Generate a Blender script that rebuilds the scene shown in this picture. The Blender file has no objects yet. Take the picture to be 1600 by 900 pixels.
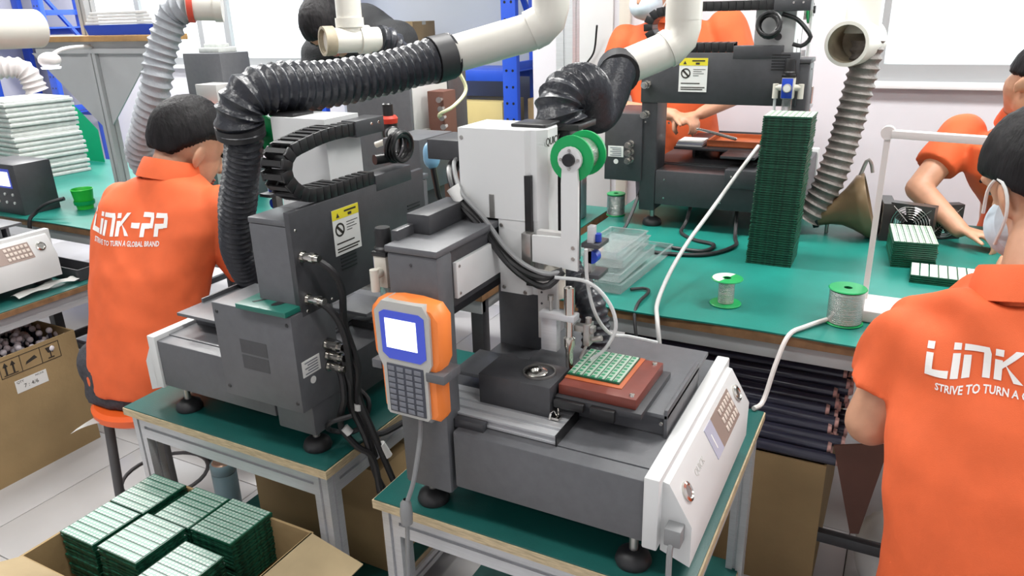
import bpy, bmesh, math, random
from mathutils import Vector, Matrix, Euler, noise
from mathutils.bvhtree import BVHTree
PI = math.pi
random.seed(7)
S = bpy.context.scene
COL = S.collection

# ---------------------------------------------------------------- camera, world, light, exposure
cam = bpy.data.objects.new('camera', bpy.data.cameras.new('camera'))
COL.objects.link(cam)
cam.data.sensor_width = 36.0
cam.data.lens = 26.42
cam.data.clip_start = 0.02
cam.matrix_world = Matrix(((0.885749, -0.138091, 0.443147, 0), (0.463346, 0.319692, -0.826503, 0),
                           (-0.027538, 0.937405, 0.347151, 1.5), (0, 0, 0, 1)))
S.camera = cam
S.view_settings.view_transform = 'Standard'
S.view_settings.look = 'None'
S.view_settings.gamma = 1.0
S.view_settings.exposure = 0.2

W = bpy.data.worlds.new('sky')
S.world = W
W.use_nodes = True
W.node_tree.nodes['Background'].inputs[0].default_value = (0.93, 0.97, 1.0, 1)
W.node_tree.nodes['Background'].inputs[1].default_value = 4.0

def unseen_lamp(x, y, power, sx=1.2, sy=0.25):
    d = bpy.data.lights.new('unseen_ceiling_light', 'AREA')
    d.shape = 'RECTANGLE'; d.size = sx; d.size_y = sy; d.energy = power
    d.color = (1.0, 0.985, 0.96)
    o = bpy.data.objects.new('unseen_ceiling_light', d); COL.objects.link(o)
    o.location = (x, y, 2.85)
for lx, ly, lp in ((-5.2, 3.2, 65), (-3.4, 2.2, 64), (-1.4, 2.2, 54), (0.6, 2.4, 50), (-3.4, 0.2, 24), (-1.4, 0.3, 20), (0.9, 0.4, 22), (-1.0, -1.5, 9)):  # the first one is an added light that brightens the rear left wall
    unseen_lamp(lx, ly, lp)

# ---------------------------------------------------------------- materials
def M(name, col, rough=0.5, metal=0.0, n=None, bump=None, emit=None, alpha=None, spec=None, trans=None, stretch=(1, 1, 1)):
    m = bpy.data.materials.new(name); m.use_nodes = True
    nt = m.node_tree; b = nt.nodes['Principled BSDF']
    c4 = (*col, 1)
    b.inputs['Base Color'].default_value = c4
    b.inputs['Roughness'].default_value = rough
    b.inputs['Metallic'].default_value = metal
    if spec is not None: b.inputs['Specular IOR Level'].default_value = spec
    if n or bump:
        tc = nt.nodes.new('ShaderNodeTexCoord'); mp = nt.nodes.new('ShaderNodeMapping')
        mp.inputs['Scale'].default_value = stretch
        nt.links.new(tc.outputs['Object'], mp.inputs['Vector'])
    if n:
        t = nt.nodes.new('ShaderNodeTexNoise'); t.inputs['Scale'].default_value = n[0]; t.inputs['Detail'].default_value = 4
        nt.links.new(mp.outputs[0], t.inputs['Vector'])
        r = nt.nodes.new('ShaderNodeValToRGB')
        a = n[1]
        r.color_ramp.elements[0].position = 0.3; r.color_ramp.elements[1].position = 0.7
        r.color_ramp.elements[0].color = (*[max(0, v * (1 - a)) for v in col], 1)
        r.color_ramp.elements[1].color = (*[min(1, v * (1 + a)) for v in col], 1)
        nt.links.new(t.outputs['Fac'], r.inputs['Fac']); nt.links.new(r.outputs['Color'], b.inputs['Base Color'])
    if bump:
        t = nt.nodes.new('ShaderNodeTexNoise'); t.inputs['Scale'].default_value = bump[0]; t.inputs['Detail'].default_value = 3
        nt.links.new(mp.outputs[0], t.inputs['Vector'])
        bp = nt.nodes.new('ShaderNodeBump'); bp.inputs['Strength'].default_value = bump[1]; bp.inputs['Distance'].default_value = 0.01
        nt.links.new(t.outputs['Fac'], bp.inputs['Height']); nt.links.new(bp.outputs[0], b.inputs['Normal'])
    if emit:
        b.inputs['Emission Color'].default_value = (*emit[0], 1); b.inputs['Emission Strength'].default_value = emit[1]
    if trans is not None:
        b.inputs['Transmission Weight'].default_value = trans
    if alpha is not None:
        b.inputs['Alpha'].default_value = alpha
    return m

def M_brick(name, col, joint, scale, bw, bh, rough=0.45, mortar=0.02, offset=0.0, rotx=False):
    "printed pads in rows: a flat print on the board"
    m = M(name, col, rough)
    nt = m.node_tree; b = nt.nodes['Principled BSDF']
    tc = nt.nodes.new('ShaderNodeTexCoord'); t = nt.nodes.new('ShaderNodeTexBrick')
    t.inputs['Scale'].default_value = scale; t.offset = offset
    t.inputs['Color1'].default_value = (*col, 1); t.inputs['Color2'].default_value = (*[c * 0.8 for c in col], 1)
    t.inputs['Mortar'].default_value = (*joint, 1)
    t.inputs['Brick Width'].default_value = bw; t.inputs['Row Height'].default_value = bh; t.inputs['Mortar Size'].default_value = mortar
    nt.links.new(tc.outputs['Object'], t.inputs['Vector']); nt.links.new(t.outputs['Color'], b.inputs['Base Color'])
    return m

m_grey = M('grey_powder_coat', (0.105, 0.108, 0.117), 0.42, 0.0, (60, 0.06), (400, 0.05))
m_dark = M('dark_powder_coat', (0.048, 0.049, 0.054), 0.4, 0.0, (60, 0.08), (400, 0.05))
m_white = M('white_enamel', (0.66, 0.67, 0.67), 0.4, 0.0, (8, 0.02))
m_offw = M('cream_plastic', (0.62, 0.59, 0.52), 0.4)
m_alu = M('anodised_aluminium', (0.56, 0.57, 0.59), 0.36, 0.35, (20, 0.06), None, stretch=(1, 1, 20))
m_alud = M('aluminium_groove', (0.12, 0.12, 0.13), 0.5, 0.5)
m_chrome = M('polished_steel', (0.62, 0.60, 0.56), 0.2, 1.0)
m_steel = M('brushed_steel', (0.42, 0.41, 0.39), 0.35, 0.9, (30, 0.15))
m_black = M('black_plastic', (0.012, 0.012, 0.013), 0.35)
m_rubber = M('black_rubber', (0.018, 0.018, 0.02), 0.5)
m_hose = M('black_hose_fabric', (0.021, 0.023, 0.030), 0.32, 0.0, None, (70, 0.25))
m_hoseg = M('grey_hose_fabric', (0.33, 0.35, 0.38), 0.42, 0.0, (20, 0.1), (60, 0.3))
m_hoseb = M('taupe_hose_fabric', (0.20, 0.175, 0.16), 0.5, 0.0, (12, 0.2), (80, 0.4))
m_wire = M('hose_wire', (0.20, 0.21, 0.23), 0.3, 0.2)
m_pvc = M('cream_pvc', (0.68, 0.66, 0.60), 0.35, 0.0, (6, 0.03))
m_pvcin = M('stained_pvc_inside', (0.34, 0.29, 0.21), 0.6, 0.0, (14, 0.35))
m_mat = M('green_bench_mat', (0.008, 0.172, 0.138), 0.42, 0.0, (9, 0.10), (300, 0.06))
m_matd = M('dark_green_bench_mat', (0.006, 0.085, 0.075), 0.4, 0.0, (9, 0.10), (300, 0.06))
m_ply = M('plywood_edge', (0.50, 0.40, 0.25), 0.6, 0.0, (40, 0.25), None, stretch=(1, 1, 8))
m_brown = M('brown_board_edge', (0.24, 0.13, 0.06), 0.6, 0.0, (30, 0.25))
m_card = M('corrugated_cardboard', (0.36, 0.25, 0.12), 0.8, 0.0, (5, 0.14), (60, 0.1))
m_cardd = M('dark_cardboard', (0.22, 0.155, 0.08), 0.85, 0.0, (5, 0.2))
m_cardin = M('cardboard_inside', (0.40, 0.31, 0.18), 0.85, 0.0, (8, 0.12))
m_ink = M('black_ink', (0.03, 0.025, 0.02), 0.7)
m_orange = M('orange_polo_fabric', (0.76, 0.125, 0.033), 0.75, 0.0, (22, 0.05), (700, 0.12))
m_logo = M('white_print', (0.80, 0.78, 0.76), 0.7)
m_skin = M('skin', (0.56, 0.29, 0.18), 0.5, 0.0, (30, 0.08))
m_hair = M('black_hair', (0.008, 0.007, 0.008), 0.60, 0.0, (60, 0.5), (120, 0.35), stretch=(1, 1, 0.2), spec=0.25)
m_eye = M('dark_eye', (0.02, 0.015, 0.012), 0.2)
m_lip = M('lip', (0.45, 0.16, 0.12), 0.5)
m_mask = M('pale_blue_mask_fabric', (0.55, 0.63, 0.70), 0.7, 0.0, (60, 0.05))
m_trouser = M('dark_grey_denim', (0.045, 0.045, 0.055), 0.8, 0.0, (80, 0.3), (300, 0.3))
m_blackcloth = M('black_cloth', (0.016, 0.017, 0.019), 0.8, 0.0, (40, 0.2), (200, 0.3))
m_green = M('green_spool_plastic', (0.0, 0.32, 0.085), 0.35)
m_solder = M('solder_wire', (0.62, 0.60, 0.58), 0.25, 0.9, (200, 0.1), (150, 0.4), stretch=(0.1, 0.1, 6))
m_label = M('white_paper_label', (0.74, 0.74, 0.72), 0.6)
m_whitelid = M('white_spool_label', (0.78, 0.78, 0.76), 0.5)
m_yellow = M('warning_yellow', (0.72, 0.62, 0.03), 0.5)
m_red = M('red_plastic', (0.55, 0.04, 0.02), 0.4)
m_or2 = M('orange_rubber', (0.92, 0.24, 0.045), 0.45)
m_pend = M('grey_pendant_plastic', (0.46, 0.46, 0.44), 0.45)
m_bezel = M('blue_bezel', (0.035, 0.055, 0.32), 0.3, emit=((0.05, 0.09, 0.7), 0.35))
m_lcd = M('lit_lcd', (0.8, 0.85, 1.0), 0.3, emit=((0.88, 0.92, 1.0), 1.1))
m_key = M('grey_key', (0.17, 0.18, 0.21), 0.5)
m_keypad = M('dark_keypad', (0.050, 0.055, 0.075), 0.45)
m_bak = M('red_brown_bakelite', (0.17, 0.040, 0.028), 0.35, 0.0, (25, 0.15))
m_bako = M('orange_bakelite', (0.42, 0.10, 0.03), 0.45, 0.0, (25, 0.12))
m_pcb = M('green_circuit_board', (0.008, 0.085, 0.045), 0.35, 0.0, (60, 0.2))
m_pcbd = M('dark_green_circuit_board', (0.010, 0.068, 0.038), 0.4, 0.0, (140, 0.9))
m_pads = M_brick('tinned_pad_rows', (0.50, 0.60, 0.54), (0.16, 0.34, 0.26), 1.0, 0.0100, 0.0085, 0.3, 0.0016)
m_padsw = M_brick('bright_pad_rows', (0.62, 0.66, 0.58), (0.10, 0.25, 0.16), 1.0, 0.012, 0.030, 0.3, 0.0012)
m_padsg = M_brick('green_pad_rows', (0.030, 0.26, 0.125), (0.42, 0.50, 0.42), 1.0, 0.011, 0.0125, 0.35, 0.0022)
m_keyw = M('cream_key', (0.60, 0.52, 0.46), 0.5)
m_keyp = M('brown_keypad_film', (0.27, 0.20, 0.17), 0.4)
m_disp = M('grey_display', (0.42, 0.42, 0.52), 0.25)
m_blue = M('blue_steel', (0.022, 0.085, 0.55), 0.4, 0.0, (10, 0.05))
m_bluep = M('blue_plastic', (0.01, 0.05, 0.42), 0.35)
m_wall = M('wall_paint', (0.66, 0.65, 0.69), 0.7, 0.0, (3, 0.02))
m_wallg = M('grey_wall', (0.40, 0.43, 0.48), 0.7, 0.0, (3, 0.03))  # alcove wall: darker, bluer grey than the other walls
m_ceil = M('ceiling_paint', (0.75, 0.75, 0.74), 0.8)
m_frame = M('window_frame_grey', (0.33, 0.34, 0.35), 0.45)
m_tile = M('floor_tile_glaze', (0.55, 0.54, 0.54), 0.28, 0.0, (3, 0.08))
m_grout = M('tile_grout', (0.16, 0.15, 0.14), 0.9)
m_thermos = M('teal_grey_flask', (0.20, 0.31, 0.35), 0.35)
m_copper = M('copper_lid', (0.45, 0.30, 0.22), 0.3, 0.6)
m_stool = M('orange_stool_plastic', (0.90, 0.13, 0.02), 0.4)
m_paper = M('white_paper', (0.78, 0.77, 0.75), 0.7)
m_gleg = M('stool_leg_grey', (0.085, 0.085, 0.09), 0.5)
m_clear = M('clear_tray_plastic', (0.85, 0.90, 0.90), 0.12, 0.0, trans=0.85, alpha=0.55)
m_film = M('clear_film', (0.75, 0.82, 0.80), 0.15, alpha=0.35)
m_gfoil = M('green_sheet', (0.0, 0.46, 0.25), 0.5, 0.0, (5, 0.06))
m_trayst = M('grey_tray_stack', (0.52, 0.54, 0.52), 0.45, 0.0, (40, 0.10))
m_cup = M('green_cup', (0.03, 0.55, 0.05), 0.35)
m_bronze = M('bronze_funnel', (0.23, 0.155, 0.085), 0.35, 0.2, (8, 0.15))
m_fan = M('fan_housing', (0.035, 0.030, 0.030), 0.35)
m_lampw = M('lamp_white', (0.72, 0.68, 0.67), 0.35)
m_ltgrey = M('light_grey_box', (0.47, 0.46, 0.45), 0.45)
m_wood = M('shelf_wood', (0.42, 0.24, 0.09), 0.6, 0.0, (15, 0.2), None, stretch=(1, 6, 1))
m_bracket = M('grey_bracket', (0.44, 0.45, 0.46), 0.5, 0.0, (5, 0.05))
m_ybox = M('yellow_box', (0.58, 0.47, 0.20), 0.7, 0.0, (6, 0.06))
m_fl = M('acid_green_plastic', (0.45, 0.70, 0.12), 0.5)
m_bead = M('pearl_tube_end', (0.76, 0.72, 0.76), 0.25)
m_tubes = M('dark_clear_tubes', (0.050, 0.052, 0.085), 0.18, 0.0, (4, 0.3), None, stretch=(1, 30, 30))
m_tubend = M('tube_end_red', (0.60, 0.36, 0.33), 0.3, 0.0, (60, 0.5))
m_cable = M('grey_cable', (0.23, 0.235, 0.24), 0.45)
m_cablew = M('white_cable', (0.66, 0.62, 0.60), 0.4)
m_ptube = M('clear_air_tube', (0.70, 0.72, 0.72), 0.2, alpha=0.75)
m_ylw = M('pale_yellow_tube', (0.62, 0.62, 0.38), 0.4)
m_teal = M('teal_fixture', (0.012, 0.14, 0.105), 0.35)
m_band = M('red_band', (0.62, 0.07, 0.04), 0.5)
m_glow = M('lit_lamp_cover', (0.9, 0.9, 1.0), 0.4, emit=((0.9, 0.9, 1.0), 3.0))
m_brownbox = M('dark_brown_box', (0.115, 0.045, 0.03), 0.6, 0.0, (6, 0.2))
m_sill = M('window_sill_white', (0.74, 0.74, 0.75), 0.6)

def M_pane():
    m = bpy.data.materials.new('frosted_pane'); m.use_nodes = True
    nt = m.node_tree; nt.nodes.clear()
    o = nt.nodes.new('ShaderNodeOutputMaterial'); mx = nt.nodes.new('ShaderNodeMixShader')
    tr = nt.nodes.new('ShaderNodeBsdfTransparent'); tl = nt.nodes.new('ShaderNodeBsdfTranslucent')
    tc = nt.nodes.new('ShaderNodeTexCoord'); ns = nt.nodes.new('ShaderNodeTexNoise'); ns.inputs['Scale'].default_value = 9
    rp = nt.nodes.new('ShaderNodeValToRGB')
    rp.color_ramp.elements[0].position = 0.35; rp.color_ramp.elements[1].position = 0.5
    rp.color_ramp.elements[0].color = (0.80, 0.83, 0.82, 1); rp.color_ramp.elements[1].color = (0.95, 0.97, 0.95, 1)
    nt.links.new(tc.outputs['Object'], ns.inputs['Vector']); nt.links.new(ns.outputs['Fac'], rp.inputs['Fac'])
    nt.links.new(rp.outputs[0], tl.inputs[0]); tr.inputs[0].default_value = (0.9, 0.93, 0.92, 1)
    mx.inputs[0].default_value = 0.45
    nt.links.new(tr.outputs[0], mx.inputs[1]); nt.links.new(tl.outputs[0], mx.inputs[2]); nt.links.new(mx.outputs[0], o.inputs[0])
    return m
m_pane = M_pane()

# ---------------------------------------------------------------- geometry helpers
def V(*a): return Vector(a)

def wm(o):
    m = o.matrix_basis.copy()
    p = o.parent
    while p is not None:
        m = p.matrix_basis @ m; p = p.parent
    return m

def spline(pts, step):
    "Catmull-Rom through the points, resampled at about even steps"
    P = [Vector(p) for p in pts]
    if len(P) == 2:
        n = max(1, int((P[1] - P[0]).length / step)); return [P[0].lerp(P[1], i / n) for i in range(n + 1)]
    P = [P[0] * 2 - P[1]] + P + [P[-1] * 2 - P[-2]]
    dense = []
    for i in range(1, len(P) - 2):
        a, b, c, d = P[i - 1:i + 3]
        for k in range(24):
            t = k / 24
            dense.append(0.5 * ((2 * b) + (c - a) * t + (2 * a - 5 * b + 4 * c - d) * t * t + (3 * b - a - 3 * c + d) * t ** 3))
    dense.append(P[-2].copy())
    out = [dense[0]]; acc = 0
    tot = sum((dense[i + 1] - dense[i]).length for i in range(len(dense) - 1))
    n = max(2, round(tot / step)); st = tot / n; nxt = st
    for i in range(len(dense) - 1):
        seg = (dense[i + 1] - dense[i]).length
        while nxt <= acc + seg and len(out) < n:
            out.append(dense[i].lerp(dense[i + 1], (nxt - acc) / max(seg, 1e-9))); nxt += st
        acc += seg
    out.append(dense[-1])
    return out

class G:
    def __init__(s): s.b = bmesh.new()
    def box(s, x0, x1, y0, y1, z0, z1, bev=0.0, mat=None):
        vs = [s.b.verts.new(p) for p in ((x0, y0, z0), (x1, y0, z0), (x1, y1, z0), (x0, y1, z0), (x0, y0, z1), (x1, y0, z1), (x1, y1, z1), (x0, y1, z1))]
        fs = [s.b.faces.new([vs[i] for i in f]) for f in ((0, 3, 2, 1), (4, 5, 6, 7), (0, 1, 5, 4), (1, 2, 6, 5), (2, 3, 7, 6), (3, 0, 4, 7))]
        if bev:
            es = list({e for f in fs for e in f.edges})
            r = bmesh.ops.bevel(s.b, geom=es, offset=bev, segments=2, profile=0.5, affect='EDGES')
            vs = list({v for f in r['faces'] for v in f.verts} | {v for v in vs if v.is_valid})
        if mat is not None:
            for v in vs:
                if v.is_valid: v.co = mat @ v.co
        return s
    def rings(s, rings, closed=True, smooth=True):
        "loft through rings of equal length"
        R = [[s.b.verts.new(p) for p in r] for r in rings]
        n = len(R[0])
        for a, b in zip(R, R[1:]):
            for i in range(n):
                f = s.b.faces.new((a[i], a[(i + 1) % n], b[(i + 1) % n], b[i])); f.smooth = smooth
        if closed:
            s.b.faces.new(list(reversed(R[0]))); s.b.faces.new(R[-1])
        return s
    def sweep(s, pts, rad, n=10, closed=True, hemi=False):
        P = [Vector(p) for p in pts]
        if not hasattr(rad, '__len__'): rad = [rad] * len(P)
        T = [(P[min(i + 1, len(P) - 1)] - P[max(i - 1, 0)]).normalized() for i in range(len(P))]
        u = T[0].orthogonal().normalized(); out = []
        for i, (p, t, r) in enumerate(zip(P, T, rad)):
            u = (u - t * u.dot(t)); u = u.normalized() if u.length > 1e-6 else t.orthogonal().normalized()
            w = t.cross(u)
            out.append((p, u.copy(), w, r, t))
        if hemi:
            pre = [(out[0][0] - out[0][4] * out[0][3] * math.sin(a), out[0][1], out[0][2], out[0][3] * math.cos(a), out[0][4]) for a in (1.45, 1.0, 0.5)]
            post = [(out[-1][0] + out[-1][4] * out[-1][3] * math.sin(a), out[-1][1], out[-1][2], out[-1][3] * math.cos(a), out[-1][4]) for a in (0.5, 1.0, 1.45)]
            out = pre + out + post
        return s.rings([[p + (u * math.cos(2 * PI * k / n) + w * math.sin(2 * PI * k / n)) * r for k in range(n)] for p, u, w, r, t in out], closed)
    def tube(s, pts, r, n=8, step=0.012):
        return s.sweep(spline(pts, step), r, n)
    def cyl(s, p, q, r, r2=None, n=20):
        return s.sweep([p, q], [r, r if r2 is None else r2], n)
    def caps(s, *pr, n=12):
        "tapered capsule chain: (x,y,z,r) ..."
        pts = [Vector(p[:3]) for p in pr]; rr = [p[3] for p in pr]
        if len(pts) > 2:
            f = spline(pts, 0.02); L = [0]
            for a, b in zip(pts, pts[1:]): L.append(L[-1] + (b - a).length)
            rad = []; 
            for i in range(len(f)):
                t = i / (len(f) - 1) * L[-1]
                k = max(j for j in range(len(L) - 1) if L[j] <= t + 1e-9)
                w = (t - L[k]) / max(1e-9, L[k + 1] - L[k]); rad.append(rr[k] * (1 - w) + rr[k + 1] * w)
            return s.sweep(f, rad, n, hemi=True)
        return s.sweep(pts, rr, n, hemi=True)
    def ball(s, c, r, nu=18, nv=12, m=None, fn=None):
        if not hasattr(r, '__len__'): r = (r, r, r)
        rows = []
        for j in range(1, nv):
            th = PI * j / nv; row = []
            for i in range(nu):
                ph = 2 * PI * i / nu
                d = Vector((math.sin(th) * math.cos(ph), math.sin(th) * math.sin(ph), math.cos(th)))
                k = fn(d) if fn else 1.0
                p = Vector((d.x * r[0] * k, d.y * r[1] * k, d.z * r[2] * k)) + Vector(c)
                row.append(s.b.verts.new(m @ p if m else p))
            rows.append(row)
        top = Vector((0, 0, r[2] * (fn(V(0, 0, 1)) if fn else 1))) + Vector(c); bot = Vector((0, 0, -r[2] * (fn(V(0, 0, -1)) if fn else 1))) + Vector(c)
        t = s.b.verts.new(m @ top if m else top); b = s.b.verts.new(m @ bot if m else bot)
        for i in range(nu):
            k = (i + 1) % nu
            f = s.b.faces.new((t, rows[0][i], rows[0][k])); f.smooth = True
            f = s.b.faces.new((b, rows[-1][k], rows[-1][i])); f.smooth = True
            for a, c2 in zip(rows, rows[1:]):
                f = s.b.faces.new((a[i], c2[i], c2[k], a[k])); f.smooth = True
        return s
    def prism(s, poly, axis, a, b, smooth=False, m=None):
        "extrude a 2D polygon along an axis from a to b; poly in the two other axes in xyz order"
        def at(p, h):
            v = {'x': (h, p[0], p[1]), 'y': (p[0], h, p[1]), 'z': (p[0], p[1], h)}[axis]
            return m @ Vector(v) if m else Vector(v)
        A = [s.b.verts.new(at(p, a)) for p in poly]; B = [s.b.verts.new(at(p, b)) for p in poly]
        n = len(poly)
        for i in range(n):
            f = s.b.faces.new((A[i], A[(i + 1) % n], B[(i + 1) % n], B[i])); f.smooth = smooth
        s.b.faces.new(A); s.b.faces.new(B)
        return s
    def lathe(s, prof, p, axis=(0, 0, 1), n=28, smooth=True, closed=False):
        "prof: (radius, height) pairs along axis from p"
        ax = Vector(axis).normalized(); u = ax.orthogonal().normalized(); w = ax.cross(u); p = Vector(p)
        R = [[s.b.verts.new(p + ax * h + (u * math.cos(2 * PI * k / n) + w * math.sin(2 * PI * k / n)) * max(r, 1e-5)) for k in range(n)] for r, h in prof]
        pairs = list(zip(R, R[1:])) + ([(R[-1], R[0])] if closed else [])
        for a, b in pairs:
            for i in range(n):
                f = s.b.faces.new((a[i], a[(i + 1) % n], b[(i + 1) % n], b[i])); f.smooth = smooth
        return s
    def build(s, name, mat, parent=None, local=False, label=None, sharp=True):
        bmesh.ops.recalc_face_normals(s.b, faces=s.b.faces[:])
        if parent is not None and not local:
            s.b.transform(wm(parent).inverted())
        me = bpy.data.meshes.new(name); s.b.to_mesh(me); s.b.free()
        if sharp:
            try: me.set_sharp_from_angle(angle=math.radians(42))
            except Exception: pass
        me.materials.append(mat)
        o = bpy.data.objects.new(name, me); COL.objects.link(o)
        if parent is not None: o.parent = parent
        if label: o['label'] = label
        return o

def thing(name, label, cat, loc=(0, 0, 0), rz=0.0, group=None):
    o = bpy.data.objects.new(name, None); COL.objects.link(o)
    o.empty_display_size = 0.05
    o.location = loc; o.rotation_euler = (0, 0, rz)
    o['label'] = label; o['category'] = cat
    if group: o['group'] = group
    return o
def tag(o, label, cat, group=None):
    o['label'] = label; o['category'] = cat
    if group: o['group'] = group
    return o
def struct(o):
    o['kind'] = 'structure'; return o
def kids(o): return [c for c in bpy.data.objects if c.parent == o]
def dup(root, loc=None, rz=None, label=None, group=None, parent=None):
    r = root.copy(); COL.objects.link(r)
    if loc is not None: r.location = loc
    if rz is not None: r.rotation_euler = (0, 0, rz)
    if label: r['label'] = label
    if group: r['group'] = group
    if parent is not None: r.parent = parent
    for c in list(root.children): dup(c, parent=r)
    return r
def move_base(o, base):
    "shift a one-mesh thing's origin to its base"
    b = Vector(base); o.data.transform(Matrix.Translation(-b)); o.location = b; return o

def hose_geo(pts, r, pitch=0.02, depth=0.12, n=22, phase=0.0, sag=0.0):
    f = spline(pts, pitch / 6)
    rad = []
    for i in range(len(f)):
        ph = (i / 6 + phase) % 1.0
        k = abs(math.cos(PI * ph)) ** 3
        rad.append(r * (1 - depth + depth * k) * (1 + sag * noise.noise(f[i] * 9)))
    return G().sweep(f, rad, n)

def slot_section(w, h, g=0.008, d=0.006):
    a, b = w / 2, h / 2; q = g / 2
    return [(-a, -b), (-q, -b), (-q, -b + d), (q, -b + d), (q, -b), (a, -b), (a, -q), (a - d, -q), (a - d, q), (a, q), (a, b), (q, b), (q, b - d), (-q, b - d), (-q, b), (-a, b), (-a, q), (-a + d, q), (-a + d, -q), (-a, -q)]
def profile_bar(axis, c, a, b, w=0.04, h=0.04):
    "slotted aluminium bar along an axis, centred on the two other coordinates c"
    return G().prism([(p[0] + c[0], p[1] + c[1]) for p in slot_section(w, h)], axis, a, b)

def plate_text(txt, size, name, mat, parent, M4, label=None):
    "flat lettering lying on a real surface, placed with a matrix"
    cu = bpy.data.curves.new(name, 'FONT'); cu.body = txt; cu.size = size; cu.align_x = 'CENTER'; cu.align_y = 'CENTER'; cu.extrude = 0.0003
    o = bpy.data.objects.new(name, cu); COL.objects.link(o)
    dg = bpy.context.evaluated_depsgraph_get()
    me = bpy.data.meshes.new_from_object(o.evaluated_get(dg)); bpy.data.objects.remove(o)
    me.transform(M4)
    me.materials.clear(); me.materials.append(mat)
    r = bpy.data.objects.new(name, me); COL.objects.link(r); r.parent = parent
    return r
def frame_m(o, x, y):
    "matrix with local x, y axes along the given world directions"
    x = Vector(x).normalized(); y = Vector(y); y = (y - x * y.dot(x)).normalized(); z = x.cross(y)
    return Matrix(((x.x, y.x, z.x, o[0]), (x.y, y.y, z.y, o[1]), (x.z, y.z, z.z, o[2]), (0, 0, 0, 1)))

# ---------------------------------------------------------------- the room
FX0, FX1, FY0, FY1 = -7.2, 2.4, -2.6, 4.3
fl = struct(G().box(FX0, FX1, FY0, FY1, -0.06, -0.006).build('floor', m_grout))
tile_me = None
nx, ny = int((FX1 - FX0) / 0.6), int((FY1 - FY0) / 0.6) + 1
for i in range(nx):
    for j in range(ny):
        x, y = FX0 + i * 0.6, 0.30 + (j - 5) * 0.6
        if y < FY0 - 0.3 or y > FY1 - 0.1: continue
        if tile_me is None:
            o = G().box(0.0015, 0.5985, 0.0015, 0.5985, -0.02, 0.0, 0.001).build('tile', m_tile, fl, local=True)
            tile_me = o.data
        else:
            o = bpy.data.objects.new('tile', tile_me); COL.objects.link(o); o.parent = fl
        o.location = (x, y, 0)
struct(G().box(FX0, FX1, FY0, FY1, 2.9, 2.96).build('ceiling', m_ceil))
struct(G().box(FX0 - 0.1, FX0, FY0, FY1, 0, 2.9).build('wall_left', m_wall))
struct(G().box(FX1, FX1 + 0.1, FY0, 3.6, 0, 2.9).build('wall_right', m_wall))
struct(G().box(FX0, FX1, FY0 - 0.1, FY0, 0, 2.9).build('wall_front', m_wall))
# right part of the back wall with its window opening
wg = G()
WX0, WX1, WZ0, WZ1 = -0.215, 1.45, 1.175, 2.35
wg.box(-1.77, WX0, 3.6, 3.72, 0, 2.9); wg.box(WX1, FX1 + 0.1, 3.6, 3.72, 0, 2.9)
wg.box(WX0, WX1, 3.6, 3.72, 0, WZ0); wg.box(WX0, WX1, 3.6, 3.72, WZ1, 2.9)
wg.box(-1.77, -1.65, 3.72, 4.3, 0, 2.9)
struct(wg.build('wall_back', m_wall))
# far part of the back wall behind the shelving, window openings on its left
lw = [(-6.35, -4.93), (-4.70, -3.62)]
LZ0, LZ1 = 1.16, 2.4
g = G()
g.box(FX0, -6.35, 4.3, 4.42, 0, 2.9); g.box(-4.93, -4.70, 4.3, 4.42, LZ0, LZ1)
g.box(-6.35, -3.62, 4.3, 4.42, 0, LZ0); g.box(-6.35, -3.62, 4.3, 4.42, LZ1, 2.9)
struct(g.build('wall_rear', m_wall))
struct(G().box(-3.62, -1.65, 4.3, 4.42, 0, 2.9).build('wall_alcove', m_wallg))
def window(n, x0, x1, y, z0, z1, mids, fw=0.055, d=0.07, sill=True):
    r = bpy.data.objects.new('window_%d' % n, None); COL.objects.link(r); r['kind'] = 'structure'; r.location = (x0, y, z0)
    f = G()
    f.box(x0, x0 + fw, y, y + d, z0, z1); f.box(x1 - fw, x1, y, y + d, z0, z1)
    f.box(x0 + fw, x1 - fw, y, y + d, z0, z0 + fw); f.box(x0 + fw, x1 - fw, y, y + d, z1 - fw, z1)
    for mx in mids: f.box(mx - fw / 2, mx + fw / 2, y + 0.005, y + d, z0 + fw, z1 - fw)
    f.build('window_frame', m_frame, r)
    xs = [x0 + fw] + [v for mx in mids for v in (mx - fw / 2, mx + fw / 2)] + [x1 - fw]
    for a, b in zip(xs[::2], xs[1::2]):
        G().box(a, b, y + 0.03, y + 0.036, z0 + fw, z1 - fw).build('pane', m_pane, r)
    if sill: G().box(x0 - 0.03, x1 + 0.03, y - 0.045, y + 0.005, z0 - 0.025, z0 + 0.002, 0.004).build('window_sill', m_sill, r)
window(1, WX0, WX1, 3.60, WZ0, WZ1, [0.95], 0.07)
window(2, lw[0][0], lw[0][1], 4.30, LZ0, LZ1, [-5.65])
window(3, lw[1][0], lw[1][1], 4.30, LZ0, LZ1, [])
# upright strips on the wall behind the ducts
struct(G().box(-1.30, -1.245, 3.57, 3.60, 0, 2.9, 0.004).build('trim_1', m_offw))
struct(G().box(-1.52, -1.335, 3.585, 3.60, 0, 2.9, 0.004).build('trim_2', m_white))
struct(G().box(-1.14, -1.10, 3.58, 3.60, 0, 2.9, 0.004).build('trim_3', m_sill))

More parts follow.
